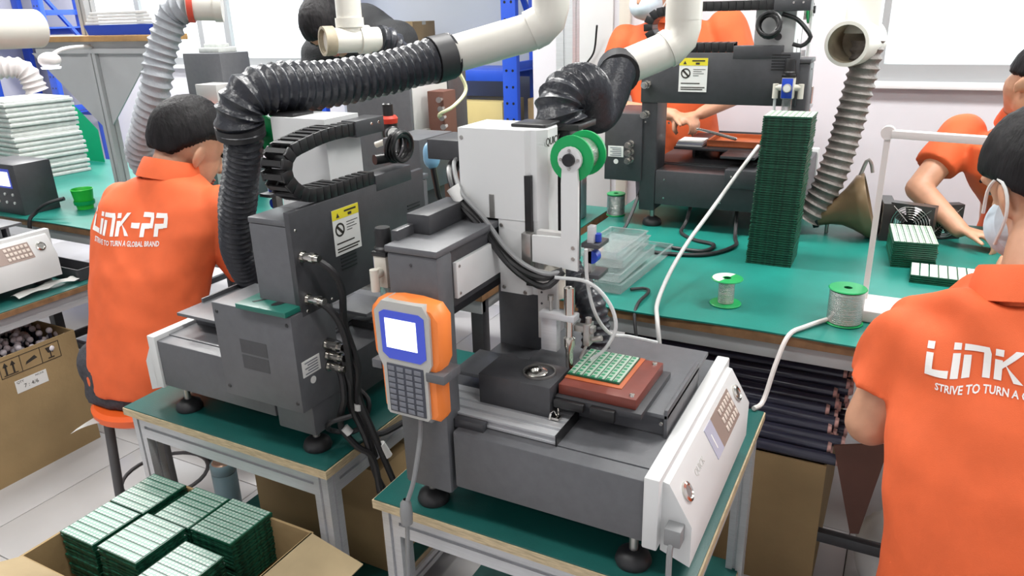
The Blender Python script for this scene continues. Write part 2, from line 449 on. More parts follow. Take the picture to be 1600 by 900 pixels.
# ---------------------------------------------------------------- work tables
def table(label, x0, x1, y0, y1, z, mat, shelf=None, legw=0.04, group=None, name='work_table', edge=None, rail=0.06, legs=True):
    t = thing(name, label, 'table', ((x0 + x1) / 2, (y0 + y1) / 2, 0), 0, group)
    top = G().box(x0, x1, y0, y1, z - 0.022, z - 0.003).build('tabletop', edge or m_ply, t)
    G().box(x0 + 0.003, x1 - 0.003, y0 + 0.002, y1 - 0.002, z - 0.003, z, 0.001).build('bench_mat', mat, top)
    h = legw / 2; ins = 0.012
    xs = (x0 + h + ins, x1 - h - ins); ys = (y0 + h + ins, y1 - h - ins)
    zt = z - 0.022
    for x in xs:
        for y in ys:
            l = profile_bar('z', (x, y), 0.0, zt, legw, legw).build('leg', m_alu, t)
    for y in ys: profile_bar('x', (y, zt - rail / 2), xs[0] + h, xs[1] - h, legw, rail).build('rail', m_alu, t)
    for x in xs: profile_bar('y', (x, zt - rail / 2), ys[0] + h, ys[1] - h, legw, rail).build('rail', m_alu, t)
    if shelf:
        for y in ys: profile_bar('x', (y, shelf - 0.03), xs[0] + h, xs[1] - h, legw, 0.04).build('rail', m_alu, t)
        for x in xs: profile_bar('y', (x, shelf - 0.03), ys[0] + h, ys[1] - h, legw, 0.04).build('rail', m_alu, t)
        sb = G().box(x0 + h, x1 - h, y0 + h, y1 - h, shelf - 0.01, shelf + 0.005).build('shelf_board', m_ply, t)
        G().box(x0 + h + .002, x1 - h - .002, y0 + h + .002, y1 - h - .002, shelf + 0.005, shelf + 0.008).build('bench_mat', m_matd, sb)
    return t
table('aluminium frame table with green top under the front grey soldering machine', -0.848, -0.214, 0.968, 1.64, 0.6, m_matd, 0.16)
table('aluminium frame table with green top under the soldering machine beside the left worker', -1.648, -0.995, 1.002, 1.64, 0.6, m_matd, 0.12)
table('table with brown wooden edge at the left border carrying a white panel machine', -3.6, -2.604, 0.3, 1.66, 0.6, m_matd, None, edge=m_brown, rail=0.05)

def bench(label, x0, x1, y0, y1, z, mat, shelf=True):
    t = thing('workbench', label, 'workbench', ((x0 + x1) / 2, (y0 + y1) / 2, 0))
    top = G().box(x0, x1, y0, y1, z - 0.030, z - 0.004).build('benchtop', m_brown, t)
    # mat with a slightly wavy front hem
    g = G(); n = 40
    up = [(x0 + (x1 - x0) * i / n, y0 - 0.006 + 0.004 * math.sin(i * 0.9)) for i in range(n + 1)]
    g.prism(up + [(x1, y1), (x0, y1)], 'z', z - 0.004, z).build('bench_mat', mat, top)
    g = G(); zt = z - 0.03
    for x in (x0 + 0.03, (x0 + x1) / 2, x1 - 0.03):
        for y in (y0 + 0.035, y1 - 0.035):
            G().box(x - 0.02, x + 0.02, y - 0.02, y + 0.02, 0, zt, 0.003).build('leg', m_dark, t)
    for y in (y0 + 0.025, y1 - 0.025):
        G().box(x0 + .01, x1 - .01, y - 0.012, y + 0.012, zt - 0.045, zt, 0.002).build('rail', m_bracket, t)
    for x in (x0 + 0.03, (x0 + x1) / 2, x1 - 0.03):
        G().box(x - 0.012, x + 0.012, y0 + 0.055, y1 - 0.055, zt - 0.045, zt, 0.002).build('rail', m_bracket, t)
        G().box(x - 0.012, x + 0.012, y0 + 0.055, y1 - 0.055, 0.17, 0.20, 0.002).build('rail', m_dark, t)
    for y in (y0 + 0.035,):
        G().box(x0 + .05, x1 - .05, y - 0.012, y + 0.012, 0.17, 0.20, 0.002).build('rail', m_dark, t)
    return t
bench('long green topped workbench on the right with the tall board stack', -0.98, 2.2, 1.765, 2.98, 0.75, m_mat)
bench('long green topped workbench behind the left worker and his machine', -5.4, -1.02, 1.72, 2.76, 0.75, m_mat)

# ---------------------------------------------------------------- soldering robots
def connector(g, p, d, L=0.03, r=0.009):
    p = Vector(p); d = Vector(d).normalized()
    g.cyl(p, p + d * 0.004, r * 1.25, None, 8); g.cyl(p + d * 0.004, p + d * L * 0.55, r * 0.85, None, 14)
    g.cyl(p + d * L * 0.55, p + d * L * 0.75, r * 1.1, None, 14); g.cyl(p + d * L * 0.75, p + d * L, r * 0.75, None, 12)
    return g
def screws(pts, axis, r=0.003):
    g = G()
    for p in pts:
        q = Vector(p) + Vector(axis) * 0.0015
        g.cyl(p, q, r, r * 0.8, 10)
    return g
def warning_sticker(root, o, x, y, w=0.085):
    "yellow headed notice, on a plate lying on the face through o spanned by x, y (local)"
    m = frame_m(o, x, y); inv = m
    h = w * 1.15
    st = G().box(0, w, 0, h, 0, 0.0008, mat=m).build('warning_label', m_label, root, local=True, label='white warning label with a yellow heading')
    G().box(0.0, w, h * 0.78, h, 0.0008, 0.0012, mat=m).build('heading', m_yellow, st, local=True)
    tri = G().prism([(w * .14, h * .82), (w * .26, h * .82), (w * .20, h * .92)], 'z', 0.0012, 0.0015, m=m)
    tri.build('warning_triangle', m_ink, st, local=True)
    g = G(); c = (w * .24, h * .55); R = w * .15
    ring = [[m @ Vector((c[0] + (R + dr) * math.cos(a), c[1] + (R + dr) * math.sin(a), zz)) for dr, zz in ((-.002, .0008), (-.002, .0013), (.002, .0013), (.002, .0008))] for a in [2 * PI * k / 24 for k in range(25)]]
    g.rings(ring, closed=False)
    dd = R * .7
    g.prism([(c[0] - dd - .002, c[1] + dd - .002), (c[0] - dd + .002, c[1] + dd + .002), (c[0] + dd + .002, c[1] - dd + .002), (c[0] + dd - .002, c[1] - dd - .002)], 'z', .0008, .0013, m=m)
    g.build('prohibition_sign', m_ink, st, local=True)
    g = G()
    for k, (a, b) in enumerate(((.5, .93), (.5, .8), (.5, .88), (.5, .7))):
        g.prism([(w * a, h * (.66 - .06 * k)), (w * b, h * (.66 - .06 * k)), (w * b, h * (.675 - .06 * k)), (w * a, h * (.675 - .06 * k))], 'z', .0008, .0012, m=m)
    for a, b, yy in ((.08, .75, .24), (.08, .93, .12), (.08, .86, .06)):
        g.prism([(w * a, h * yy), (w * b, h * yy), (w * b, h * (yy + .03)), (w * a, h * (yy + .03))], 'z', .0008, .0012, m=m)
    g.prism([(w * .45, h * .90), (w * .9, h * .90), (w * .9, h * .94), (w * .45, h * .94)], 'z', .0012, .0015, m=m)
    g.prism([(w * .58, h * .81), (w * .72, h * .81), (w * .72, h * .87), (w * .58, h * .87)], 'z', .0012, .0015, m=m)
    g.build('print', m_ink, st, local=True)

def drag_chain(root, pts, side, w=0.058, h=0.027):
    "plastic energy chain: one link per pitch, parts that share a mesh; pts local, side = unit vector across the chain"
    f = spline(pts, 0.021); side = Vector(side).normalized()
    g = G(); a = 0.0102
    g.box(-a, a, -w / 2, -w / 2 + 0.006, -h / 2, h / 2, 0.0015); g.box(-a, a, w / 2 - 0.006, w / 2, -h / 2, h / 2, 0.0015)
    g.box(-a * .55, a * .55, -w / 2 + 0.006, w / 2 - 0.006, h / 2 - 0.004, h / 2)
    g.box(-a * .62, a * .62, -w / 2 + 0.006, w / 2 - 0.006, -h / 2, -h / 2 + 0.004)
    me = None
    for p, q in zip(f, f[1:]):
        t = (q - p).normalized(); up = t.cross(side).normalized()
        mtx = Matrix(((t.x, side.x, up.x, (p.x + q.x) / 2), (t.y, side.y, up.y, (p.y + q.y) / 2), (t.z, side.z, up.z, (p.z + q.z) / 2), (0, 0, 0, 1)))
        if me is None:
            o = g.build('chain_link', m_black, root, local=True); me = o.data
        else:
            o = bpy.data.objects.new('chain_link', me); COL.objects.link(o); o.parent = root
        o.matrix_basis = mtx

def soldering_robot(label, loc, rz, beam_dz=0.0, cover_z=0.33, power_box=True, sticker=True, chain=True, tray=True, panel=True, hdy=0.0, pdy=0.0, pdz=0.0, cy=0.145, mg=None):
    mg = mg or m_grey
    R = thing('soldering_machine', label, 'machine', loc, rz)
    L = dict(local=True)
    bz = 0.413 + beam_dz; tz = 0.53 + beam_dz
    G().box(-0.158, 0.20, -0.24, 0.24, 0.075, 0.192, 0.003).build('base', mg, R, **L)
    G().box(-0.150, 0.199, -0.205, 0.205, 0.192, 0.1945, 0.001).build('base_cover', mg, R, **L)
    for x in (-0.235, 0.175):
        for y in (-0.205, 0.205):
            ft = G().lathe([(0.0, 0.0), (0.030, 0.0), (0.032, 0.006), (0.028, 0.018), (0.014, 0.028), (0.0, 0.028)], (x, y, 0)).build('foot', m_rubber, R, **L)
            G().cyl((x, y, 0.028), (x, y, 0.078), 0.008, None, 10).build('foot_stem', m_steel, ft, **L)
    G().box(-0.268, -0.160, -0.192, cy - 0.001, 0.078, 0.188, 0.002).box(-0.275, -0.165, -0.192, -0.03, 0.150, 0.206, 0.002).build('rear_housing', m_dark, R, **L)
    for q in ((-0.268, cy - .03, .16), (-0.275, -.05, .185), (-0.275, -.16, .185), (-0.268, -.02, .10), (-.268, cy - .03, .10)): screws([q], (-1, 0, 0), 0.0035).build('screw', m_chrome, R, **L)
    # operator panel: white slab and sloping box
    G().box(0.20, 0.226, -0.245, 0.245, 0.068, 0.203, 0.003).build('side_panel', m_white, R, **L)
    pb = G().prism([(0.226, 0.058), (0.276, 0.040), (0.276, 0.118), (0.236, 0.188), (0.226, 0.190)], 'y', -0.225, 0.225).build('control_panel', m_white, R, **L)
    # slope frame: along +y (panel reading direction) and up the slope
    up = Vector((0.236 - 0.276, 0, 0.188 - 0.118)).normalized(); al = Vector((0, 1, 0))
    base = Vector((0.276, 0, 0.118)); nrm = al.cross(up)
    if nrm.x < 0: nrm = -nrm
    fm = Matrix(((al.x, up.x, nrm.x, base.x), (al.y, up.y, nrm.y, base.y), (al.z, up.z, nrm.z, base.z), (0, 0, 0, 1)))
    kp = G().box(0.015, 0.150, 0.010, 0.070, 0, 0.0012, mat=fm).build('keypad', m_keyp, pb, **L)
    kme = None
    for i in range(6):
        for j in range(3):
            u, v = 0.062 + i * 0.0145, 0.018 + j * 0.0175
            if kme is None:
                k = G().box(0, 0.0095, 0, 0.011, 0, 0.0018, 0.0004).build('key', m_keyw, kp, **L); kme = k.data
            else:
                k = bpy.data.objects.new('key', kme); COL.objects.link(k); k.parent = kp
            k.matrix_basis = fm @ Matrix.Translation((u, v, 0.0012))
    G().box(-0.028, 0.016, 0.010, 0.070, 0, 0.0014, mat=fm).build('display', m_disp, pb, **L)
    G().box(-0.012, -0.008, 0.024, 0.052, 0.0014, 0.0018, mat=fm).build('display_line', m_label, pb, **L)
    for v in (-0.185, 0.185):
        p = fm @ Vector((v, 0.042, 0))
        G().lathe([(0.0165, 0), (0.0165, 0.004), (0.012, 0.006), (0.010, 0.004), (0, 0.004)], p, nrm).build('push_button', m_chrome, pb, **L)
    plate_text('QUICK', 0.017, 'lettering', m_pend, pb, fm @ Matrix.Translation((-0.105, 0.042, 0.0002)))
    # gantry
    cy1 = -0.193
    G().box(-0.27, -0.167, -0.242, cy1, 0.055, tz - 0.012, 0.006).build('column', mg, R, **L)
    G().box(-0.272, -0.165, -0.244, cy1 + 0.35, tz - 0.012, tz, 0.002).build('beam_cap', mg, R, **L)
    G().box(-0.27, -0.165, cy, 0.242, 0.055, tz - 0.012, 0.004).build('column', mg, R, **L)
    G().box(-0.262, -0.17, cy1, 0.145, bz, tz - 0.012, 0.002).build('beam', m_dark, R, **L)
    G().box(-0.272, -0.165, cy1 + 0.35, 0.242, tz - 0.012, tz, 0.002).build('beam_cap', mg, R, **L)
    bc = G().box(-0.277, -0.263, -0.215, 0.243, cover_z, tz + 0.018, 0.002).build('outer_cover', m_dark, R, **L)
    for y0, z0 in ((0.06, cover_z + 0.06), (-0.19, cover_z + 0.10)):
        vg = G()
        for k in range(6): vg.box(-0.2785, -0.2768, y0, y0 + 0.05, z0 + k * 0.008, z0 + k * 0.008 + 0.003)
        vg.build('vent_slots', m_black, bc, **L)
    if panel:
        ip = G().box(-0.170, -0.162, cy1 + 0.003, 0.14, bz + 0.016, bz + 0.082, 0.001).build('inner_panel', m_white, R, **L)
        screws([(-0.162, cy1 + 0.012, bz + 0.024), (-0.162, cy1 + 0.012, bz + 0.074)], (1, 0, 0)).build('screw', m_steel, ip, **L)
    screws([(-0.22, -0.242, tz - 0.03), (-0.22, -0.242, 0.2)], (0, -1, 0)).build('screw', m_dark, R, **L)
    # cover of the chain's fixed end, on the beam
    G().box(-0.278, -0.230, -0.165, -0.03, tz, tz + 0.036, 0.002).build('chain_end_cover', m_dark, R, **L)
    if chain:
        zz = tz + 0.032; zt = tz + 0.145
        pts = [(-0.247, -0.03, zz), (-0.247, 0.03, zz), (-0.247, 0.12, zz), (-0.247, 0.185, zz + .008), (-0.247, 0.228, zz + 0.05), (-0.247, 0.215, zz + 0.092), (-0.247, 0.165, zt - 0.008), (-0.247, 0.10, zt), (-0.247, 0.02, zt)] + ([(-0.247, hdy * .5, zt), (-0.247, 0.02 + hdy, zt)] if hdy else [])
        drag_chain(R, pts, (1, 0, 0))
        G().box(-0.280, -0.226, -0.075 + hdy, 0.022 + hdy, zt - 0.018, zt + 0.016, 0.002).build('chain_bracket', m_dark, R, **L)
        screws([(-0.280, -0.03 + hdy, zt + .004), (-0.280, -0.055 + hdy, zt + .004)], (-1, 0, 0), 0.0035).build('screw', m_chrome, R, **L)
    if sticker: warning_sticker(R, (-0.278, 0.125, cover_z + 0.095 if cover_z < 0.4 else cover_z + 0.035), (0, -1, 0), (0, 0, 1))
    # Z head, carried by the slide (hdy: where it stands along the beam)
    hroot = R; R0 = R
    before = set(bpy.data.objects)
    hz = tz + 0.005; ht = tz + 0.170
    sec = [(-0.242, -0.035), (-0.105, -0.035), (-0.097, -0.027), (-0.085, -0.027), (-0.070, -0.012), (-0.070, 0.030), (-0.095, 0.075), (-0.242, 0.075)]
    hd = G().prism(sec, 'z', hz, ht).build('head_housing', m_white, R, **L)
    sec2 = [(-0.163, -0.034), (-0.105, -0.034), (-0.097, -0.026), (-0.085, -0.026), (-0.070, -0.011), (-0.070, 0.030), (-0.095, 0.070), (-0.150, 0.070)]
    G().prism(sec2, 'z', hz - 0.145, hz).build('head_housing', m_white, R, **L)
    G().box(-0.107, -0.094, -0.0352, -0.0255, hz - 0.125, hz + 0.085).build('slot', m_black, hd, **L)
    G().box(-0.180, -0.170, -0.0365, -0.035, hz, hz + 0.045).build('hinge_plate', m_steel, hd, **L)
    screws([(-0.235, -0.035, ht - 0.018), (-0.215, -0.035, hz + 0.008), (-0.157, -0.035, hz - 0.012), (-0.155, -0.035, hz - 0.135), (-0.110, -0.035, hz - 0.140)], (0, -1, 0), 0.0042).build('screw', m_steel, hd, **L)
    G().box(-0.150, -0.080, 0.000, 0.065, ht, ht + 0.006, 0.002).build('head_cap', m_black, hd, **L)
    d = Vector((0.025, 0.045, 0)).normalized()
    plate_text('QUICK', 0.019, 'lettering', m_ink, hd, frame_m((-0.0695, 0.010, ht - 0.022), (0, 1, 0), (0, 0, 1)))
    # slider, bracket with spool arm
    G().box(-0.107, -0.088, -0.052, -0.034, hz - 0.085, hz - 0.018, 0.001).build('slider_plate', m_steel, R, **L)
    br = G()
    ar = [(-0.086, hz - 0.020), (-0.086, hz - 0.070), (0.004, hz - 0.078), (0.004, hz + 0.085)]
    cx, cz, rr = -0.012, hz + 0.122, 0.022
    arc = [(cx + rr * math.cos(a), cz + rr * math.sin(a)) for a in [(-50 + k * 280 / 14) * PI / 180 for k in range(15)]]
    br.prism(ar + arc + [(-0.028, hz + 0.080), (-0.028, hz - 0.018)], 'y', -0.050, -0.043)
    br = br.build('spool_arm', m_white, R, **L)
    screws([(-0.005, -0.050, hz - 0.035), (-0.005, -0.050, hz - 0.055)], (0, -1, 0), 0.004).build('screw', m_steel, br, **L)
    G().box(-0.080, -0.030, -0.043, -0.028, hz - 0.072, hz - 0.012, 0.001).build('bracket_web', m_ltgrey, R, **L)
    G().cyl((cx, -0.056, cz), (cx, 0.055, cz), 0.011, None, 20).build('spool_axle', m_black, R, **L)
    sp = G().lathe([(0.012, 0.0), (0.040, 0.0), (0.040, 0.005), (0.022, 0.0055), (0.022, 0.058), (0.040, 0.0585), (0.040, 0.064), (0.012, 0.064)], (cx, -0.041, cz), (0, 1, 0), 36, closed=True).build('spool', m_green, R, **L)
    G().lathe([(0.022, 0.008), (0.029, 0.008), (0.029, 0.055), (0.022, 0.055)], (cx, -0.041, cz), (0, 1, 0), 28, closed=True).build('solder_wire', m_solder, sp, **L)
    g = G()
    for k in range(4):
        a = k * PI / 2; p = Vector((cx + .016 * math.cos(a), -0.050, cz + .016 * math.sin(a))); g.cyl(p, p + V(0, -.002, 0), 0.0028, None, 8)
    g.build('screw', m_steel, br, **L)
    # wire feeder to the right of the arm
    for fz in (hz - 0.035, hz - 0.092): G().box(0.006, 0.040, -0.040, 0.010, fz, fz + 0.008, 0.001).build('feeder_plate', m_dark, R, **L)
    G().box(0.008, 0.022, -0.030, -0.010, hz - 0.084, hz - 0.035).build('feeder_body', m_steel, R, **L)
    G().box(0.016, 0.028, -0.036, -0.020, hz - 0.027, hz + 0.004, 0.001).build('feeder_lever', m_alu, R, **L)
    G().cyl((0.022, -0.030, hz - 0.055), (0.022, -0.012, hz - 0.055), 0.012, None, 18).cyl((0.030, -0.02, hz - 0.026), (0.030, -0.02, hz - 0.012), 0.007, None, 12).build('feeder_wheel', m_bluep, R, **L)
    G().cyl((-0.050, -0.030, hz - 0.140), (-0.050, -0.030, hz - 0.07), 0.020, None, 20).build('motor', m_offw, R, **L)
    G().prism([(-0.062, hz - 0.135), (-0.044, hz - 0.135), (-0.053, hz - 0.112)], 'y', -0.0515, -0.0505).build('warning_triangle', m_yellow, R, **L)
    # iron holder
    G().box(-0.075, -0.036, -0.052, -0.040, hz - 0.220, hz - 0.085, 0.001).build('tool_plate', m_ltgrey, R, **L)
    screws([(-0.067, -0.052, hz - 0.215 + .022 * k) for k in range(5)], (0, -1, 0), 0.0022).build('screw', m_dark, R, **L)
    G().box(-0.062, 0.008, -0.075, -0.050, hz - 0.168, hz - 0.156, 0.001).box(-0.062, -0.030, -0.068, -0.050, hz - 0.235, hz - 0.168, 0.001).build('tool_block', m_alu, R, **L)
    G().cyl((-0.044, -0.062, hz - 0.156), (-0.044, -0.062, hz - 0.135), 0.003, None, 8).cyl((-0.044, -0.062, hz - 0.135), (-0.044, -0.062, hz - 0.126), 0.006, None, 10).build('thumb_screw', m_steel, R, **L)
    G().lathe([(0, -0.005), (0.009, -0.002), (0.010, 0.0), (0.010, -0.055), (0.007, -0.058), (0.007, -0.095), (0.011, -0.098), (0.011, -0.112), (0.0075, -0.122), (0.0070, -0.155), (0.003, -0.168), (0, -0.170)], (-0.006, -0.064, hz - 0.105)).build('soldering_iron', m_chrome, R, **L)
    g = G(); o = Vector((0.020, -0.050, hz - 0.185))
    g.box(o.x - .02, o.x + .018, o.y - .008, o.y + .008, o.z - .006, o.z + .006, .001); g.box(o.x + .0, o.x + .012, o.y - .012, o.y + .012, o.z - .03, o.z + .012, .001)
    g.cyl(o + V(.014, 0, -.02), o + V(.032, 0, -.014), .005, None, 10); g.cyl(o + V(.004, 0, -.03), o + V(-.006, -.010, -.058), .003, None, 8); g.cyl(o + V(.006, 0, .012), o + V(.006, 0, .022), .006, None, 10)
    g.build('wire_guide', m_steel, R, **L)
    if hdy:
        for o in set(bpy.data.objects) - before:
            if o.type == 'MESH': o.data.transform(Matrix.Translation((0, hdy, 0)))
    if tray:
        tg = G().box(-0.12, 0.196, -0.108, 0.175, 0.232, 0.240, 0.001); tg.box(-0.235, -0.12, -0.108, -0.004, 0.232, 0.240, 0.001)
        tg.box(0.190, 0.196, -0.108, 0.10, 0.194, 0.250, 0.0005); tg.box(-0.05, 0.19, -0.100, -0.09, 0.196, 0.232); tg.box(-0.05, 0.19, 0.12, 0.13, 0.196, 0.232)
        tr = tg.build('moving_tray', mg, R, **L)
        screws([(0.185, -0.108, 0.222)], (0, -1, 0), 0.004).build('screw', m_chrome, tr, **L)
    if power_box:
        before = set(bpy.data.objects)
        pw = G().box(-0.277, -0.057, 0.15, 0.275, 0.129, 0.344, 0.002)
        pw = pw.build('power_box', mg, R, **L)
        screws([(-0.265 + .195 * i, 0.275, 0.15 + .175 * j) for i in (0, 1) for j in (0, 1)], (0, 1, 0), 0.0045).build('screw', m_black, pw, **L)
        g = G()
        for k in range(2): g.box(-0.200, -0.125, 0.2750, 0.2756, 0.205 + k * 0.036, 0.236 + k * 0.036)
        g.build('vent_mesh', m_dark, pw, **L)
        for dz in (0.20, 0.225, 0.250): connector(G(), (-0.277, 0.185, dz), (-1, 0, 0), 0.045, 0.010).build('connector', m_chrome, pw, **L)
        sl = G().box(-0.2785, -0.277, 0.210, 0.262, 0.205, 0.240).build('rating_label', m_label, pw, **L)
        g = G()
        for k in range(5): g.box(-0.279, -0.2785, 0.217, 0.255 - 0.008 * (k % 2), 0.209 + k * 0.006, 0.2115 + k * 0.006)
        g.build('print', m_key, sl, **L)
        G().lathe([(0, 0), (0.008, 0), (0.008, 0.001), (0, 0.001)], (-0.277, 0.235, 0.190), (-1, 0, 0)).build('round_mark', m_label, pw, **L)
        if pdy or pdz:
            for o in set(bpy.data.objects) - before: o.data.transform(Matrix.Translation((0, pdy, pdz)))
        for dz in (tz - 0.075, tz - 0.165): connector(G(), (-0.277, 0.222, dz), (-1, 0, 0), 0.045, 0.010).build('connector', m_chrome, R, **L)
        screws([(-0.277, 0.23, tz - 0.02), (-0.277, 0.225, tz - 0.19), (-0.277, 0.12, tz - 0.05), (-0.277, 0.15, tz - 0.19)], (-1, 0, 0), 0.0035).build('screw', m_chrome, R, **L)
    return R

robA = soldering_robot('grey soldering machine nearest the camera with white sloping control panel and pendant', (-0.5, 1.225, 0.6), 0, chain=False, power_box=False, sticker=False)
robB = soldering_robot('soldering machine with black energy chain loop beside the left worker', (-1.31, 1.275, 0.6), PI)
robC = soldering_robot('dark soldering machine on the back bench in front of the masked person', (-0.573, 2.845, 0.75), PI / 2, cover_z=0.40, mg=m_dark, cy=0.190, hdy=-0.155, pdy=0.085, pdz=0.020)
robC.scale = (1.1, 1.1, 1.1)
robD = soldering_robot('white panel soldering machine cut by the left border', (-2.955, 1.30, 0.6), 0, chain=False, power_box=False, sticker=False, panel=False)

# ---------------------------------------------------------------- parts that only some of the machines show
def regulator(R, p, gauge=False, local=True):
    "air regulator on the machine's outer side; p local"
    x, y, z = p
    b = G().box(x - 0.014, x + 0.014, y - 0.017, y + 0.017, z - 0.03, z + 0.03, 0.003).build('regulator_body', m_offw, R, local=True)
    G().box(x - 0.0165, x - 0.0135, y - 0.013, y + 0.016, z - 0.028, z + 0.026, 0.001).build('blue_plate', m_bluep, b, local=True)
    G().box(x - 0.016, x + 0.016, y - 0.019, y + 0.019, z + 0.028, z + 0.038, 0.003).lathe([(0.0, .078), (.013, .078), (.0145, .072), (.0145, .045), (.018, .042), (.018, .036), (0, .036)], (x, y, z)).build('regulator_knob', m_black, b, local=True)
    G().cyl((x - .0, y + 0.017, z), (x, y + 0.034, z), 0.009, None, 14).cyl((x, y + .034, z + .010), (x, y + .034, z - .030), .008, None, 14).build('elbow_fitting', m_offw, b, local=True)
    G().cyl((x, y - 0.017, z), (x, y - 0.034, z), 0.009, None, 14).cyl((x, y - .034, z + .010), (x, y - .034, z - .030), .008, None, 14).build('elbow_fitting', m_offw, b, local=True)
    G().lathe([(0, -.075), (.010, -.073), (.014, -.066), (.014, -.03), (0, -.03)], (x, y, z)).build('bowl', m_clear, b, local=True)
    G().tube([(x, y + .034, z - .03), (x + .002, y + .033, z - .07), (x + .006, y + .026, z - .12), (x + .012, y + .02, z - .19)], 0.004, 8).build('air_tube', m_ptube, b, local=True)
    if gauge:
        g = G().lathe([(0, 0), (.012, 0), (.012, .010), (.010, .011), (0, .0105)], (x - .0165, y, z), (-1, 0, 0)).build('gauge', m_steel, b, local=True)
        G().lathe([(0, .0106), (.0095, .0106), (.0095, .0112), (0, .0112)], (x - .0165, y, z), (-1, 0, 0)).build('dial', m_label, g, local=True)
    return b
def coil(R, c, r, mat=m_black, k=5):
    for i in range(k):
        a0 = random.random() * 6; t = Matrix.Rotation(random.uniform(-.25, .25), 3, 'Y') @ Matrix.Rotation(random.uniform(-.25, .25), 3, 'Z'); rr = r * random.uniform(.8, 1.1)
        pts = [Vector(c) + t @ V(-0.006 * i, rr * math.cos(a), rr * math.sin(a)) for a in [a0 + 2 * PI * j / 14 for j in range(15)]]
        G().tube(pts, 0.005, 7).build('cable_loop', mat, R, local=True)
regulator(robC, (-0.300, -0.195, 0.455), True)
coil(robC, (-0.266, -0.125, 0.620), 0.034)
G().cyl((-0.268, -0.150, 0.59), (-0.25, -0.145, 0.59), 0.010, None, 14).build('cable_plug', m_black, robC, local=True)
G().tube([(-0.262, -0.155, 0.65), (-0.262, -0.195, 0.635), (-0.262, -0.225, 0.605), (-0.262, -0.235, 0.585), (-0.262, -0.215, 0.565), (-0.262, -0.19, 0.57)], 0.006, 8).build('cable', m_black, robC, local=True)
coil(robB, (-0.262, -0.13, 0.615), 0.034)
G().cyl((-0.262, -0.13, 0.59), (-0.24, -0.08, 0.59), 0.012, None, 14).build('cable_plug', m_black, robB, local=True)

# ---- machine A: pendant, harness, tip cleaner, fixture with board
pd = thing('teach_pendant', 'orange and grey handheld pendant with lit screen clipped to the front column', 'controller', (-0.708, 0.955, 0.83))
out = [(-0.760, 0.832), (-0.656, 0.832), (-0.650, 0.842), (-0.650, 0.930), (-0.640, 0.952), (-0.638, 1.030), (-0.652, 1.048), (-0.690, 1.053), (-0.728, 1.053), (-0.766, 1.047), (-0.781, 1.030), (-0.779, 0.952), (-0.768, 0.930), (-0.767, 0.842)]
cxp, czp = -0.709, 0.94
def scl(poly, s, dz=0): return [((p[0] - cxp) * s + cxp, (p[1] - czp) * (s if dz == 0 else dz) + czp) for p in poly]
g = G()
g.rings([[Vector((p[0], y, p[1])) for p in scl(out, s)] for y, s in ((0.981, 0.90), (0.972, 1.0), (0.948, 1.0), (0.938, 0.93))], True, False)
body = g.build('grip_shell', m_or2, pd)
inner = [(-0.752, 0.836), (-0.672, 0.836), (-0.667, 0.842), (-0.667, 0.925), (-0.657, 0.945), (-0.656, 1.030), (-0.668, 1.050), (-0.750, 1.050), (-0.767, 1.030), (-0.766, 0.945), (-0.757, 0.925), (-0.757, 0.842)]
g = G(); g.rings([[Vector((p[0], y, p[1])) for p in inner] for y in (0.972, 0.9345, 0.9325)], True, False)
face = g.build('front_shell', m_pend, pd)
g = G(); g.prism([(-0.755, 0.955), (-0.742, 0.945), (-0.678, 0.945), (-0.666, 0.955), (-0.666, 1.028), (-0.676, 1.034), (-0.746, 1.034), (-0.756, 1.028)], 'y', 0.9312, 0.9328)
sc = g.build('screen_bezel', m_bezel, pd)
G().box(-0.745, -0.682, 0.9304, 0.9314, 0.966, 1.020).build('lit_screen', m_lcd, sc)
kb = G().box(-0.749, -0.674, 0.9308, 0.9328, 0.842, 0.935, 0.0006).build('keypad', m_keypad, pd)
kme = None
for i in range(4):
    for j in range(8):
        if kme is None:
            k = G().box(0, 0.0135, 0, 0.0016, 0, 0.0083, 0.0005).build('key', m_key, kb); k.data.transform(wm(kb)); kme = k.data
        else:
            k = bpy.data.objects.new('key', kme); COL.objects.link(k); k.parent = kb
        k.matrix_basis = wm(kb).inverted() @ Matrix.Translation((-0.7465 + i * 0.0182, 0.9296, 0.8445 + j * 0.0112))
G().box(-0.787, -0.632, 0.955, 0.984, 0.915, 0.932, 0.002).box(-0.669, -0.632, 0.930, 0.957, 0.915, 0.932, 0.002).box(-0.7875, -0.7665, 0.938, 0.957, 0.915, 0.932, 0.002).build('holder_bracket', m_grey, robA)
G().box(-0.735, -0.685, 0.964, 0.976, 0.812, 0.834, 0.003).build('plug', m_cable, pd)
cb = tag(G().tube([(-0.712, 0.967, 0.818), (-0.709, 0.955, 0.78), (-0.718, 0.938, 0.70), (-0.728, 0.928, 0.66)], 0.0045, 8).tube([(-0.732, 0.926, 0.61), (-0.738, 0.925, 0.52), (-0.745, 0.925, 0.40), (-0.752, 0.93, 0.2)], 0.0045, 8).build('pendant_cable', m_cable), 'grey cable with ferrite lump hanging from the orange pendant', 'cable')
G().lathe([(0.0045, 0), (0.011, 0.006), (0.012, 0.03), (0.010, 0.05), (0.0045, 0.058)], (-0.733, 0.926, 0.604), (0.02, 0.01, 1)).build('ferrite_core', m_cable, cb)
# serial plug below the white control panel
G().box(-0.262, -0.235, 0.975, 1.002, 0.690, 0.722, 0.002).build('serial_plug', m_cable, robA)
tag(G().tube([(-0.250, 0.992, 0.700), (-0.250, 0.972, 0.685), (-0.247, 0.960, 0.64), (-0.244, 0.955, 0.55), (-0.242, 0.955, 0.40), (-0.24, 0.96, 0.2)], 0.005, 8).build('serial_cable', m_cable), 'grey cable hanging from plug under white control panel', 'cable')
regulator(robA, (-0.302, -0.205, 0.470))
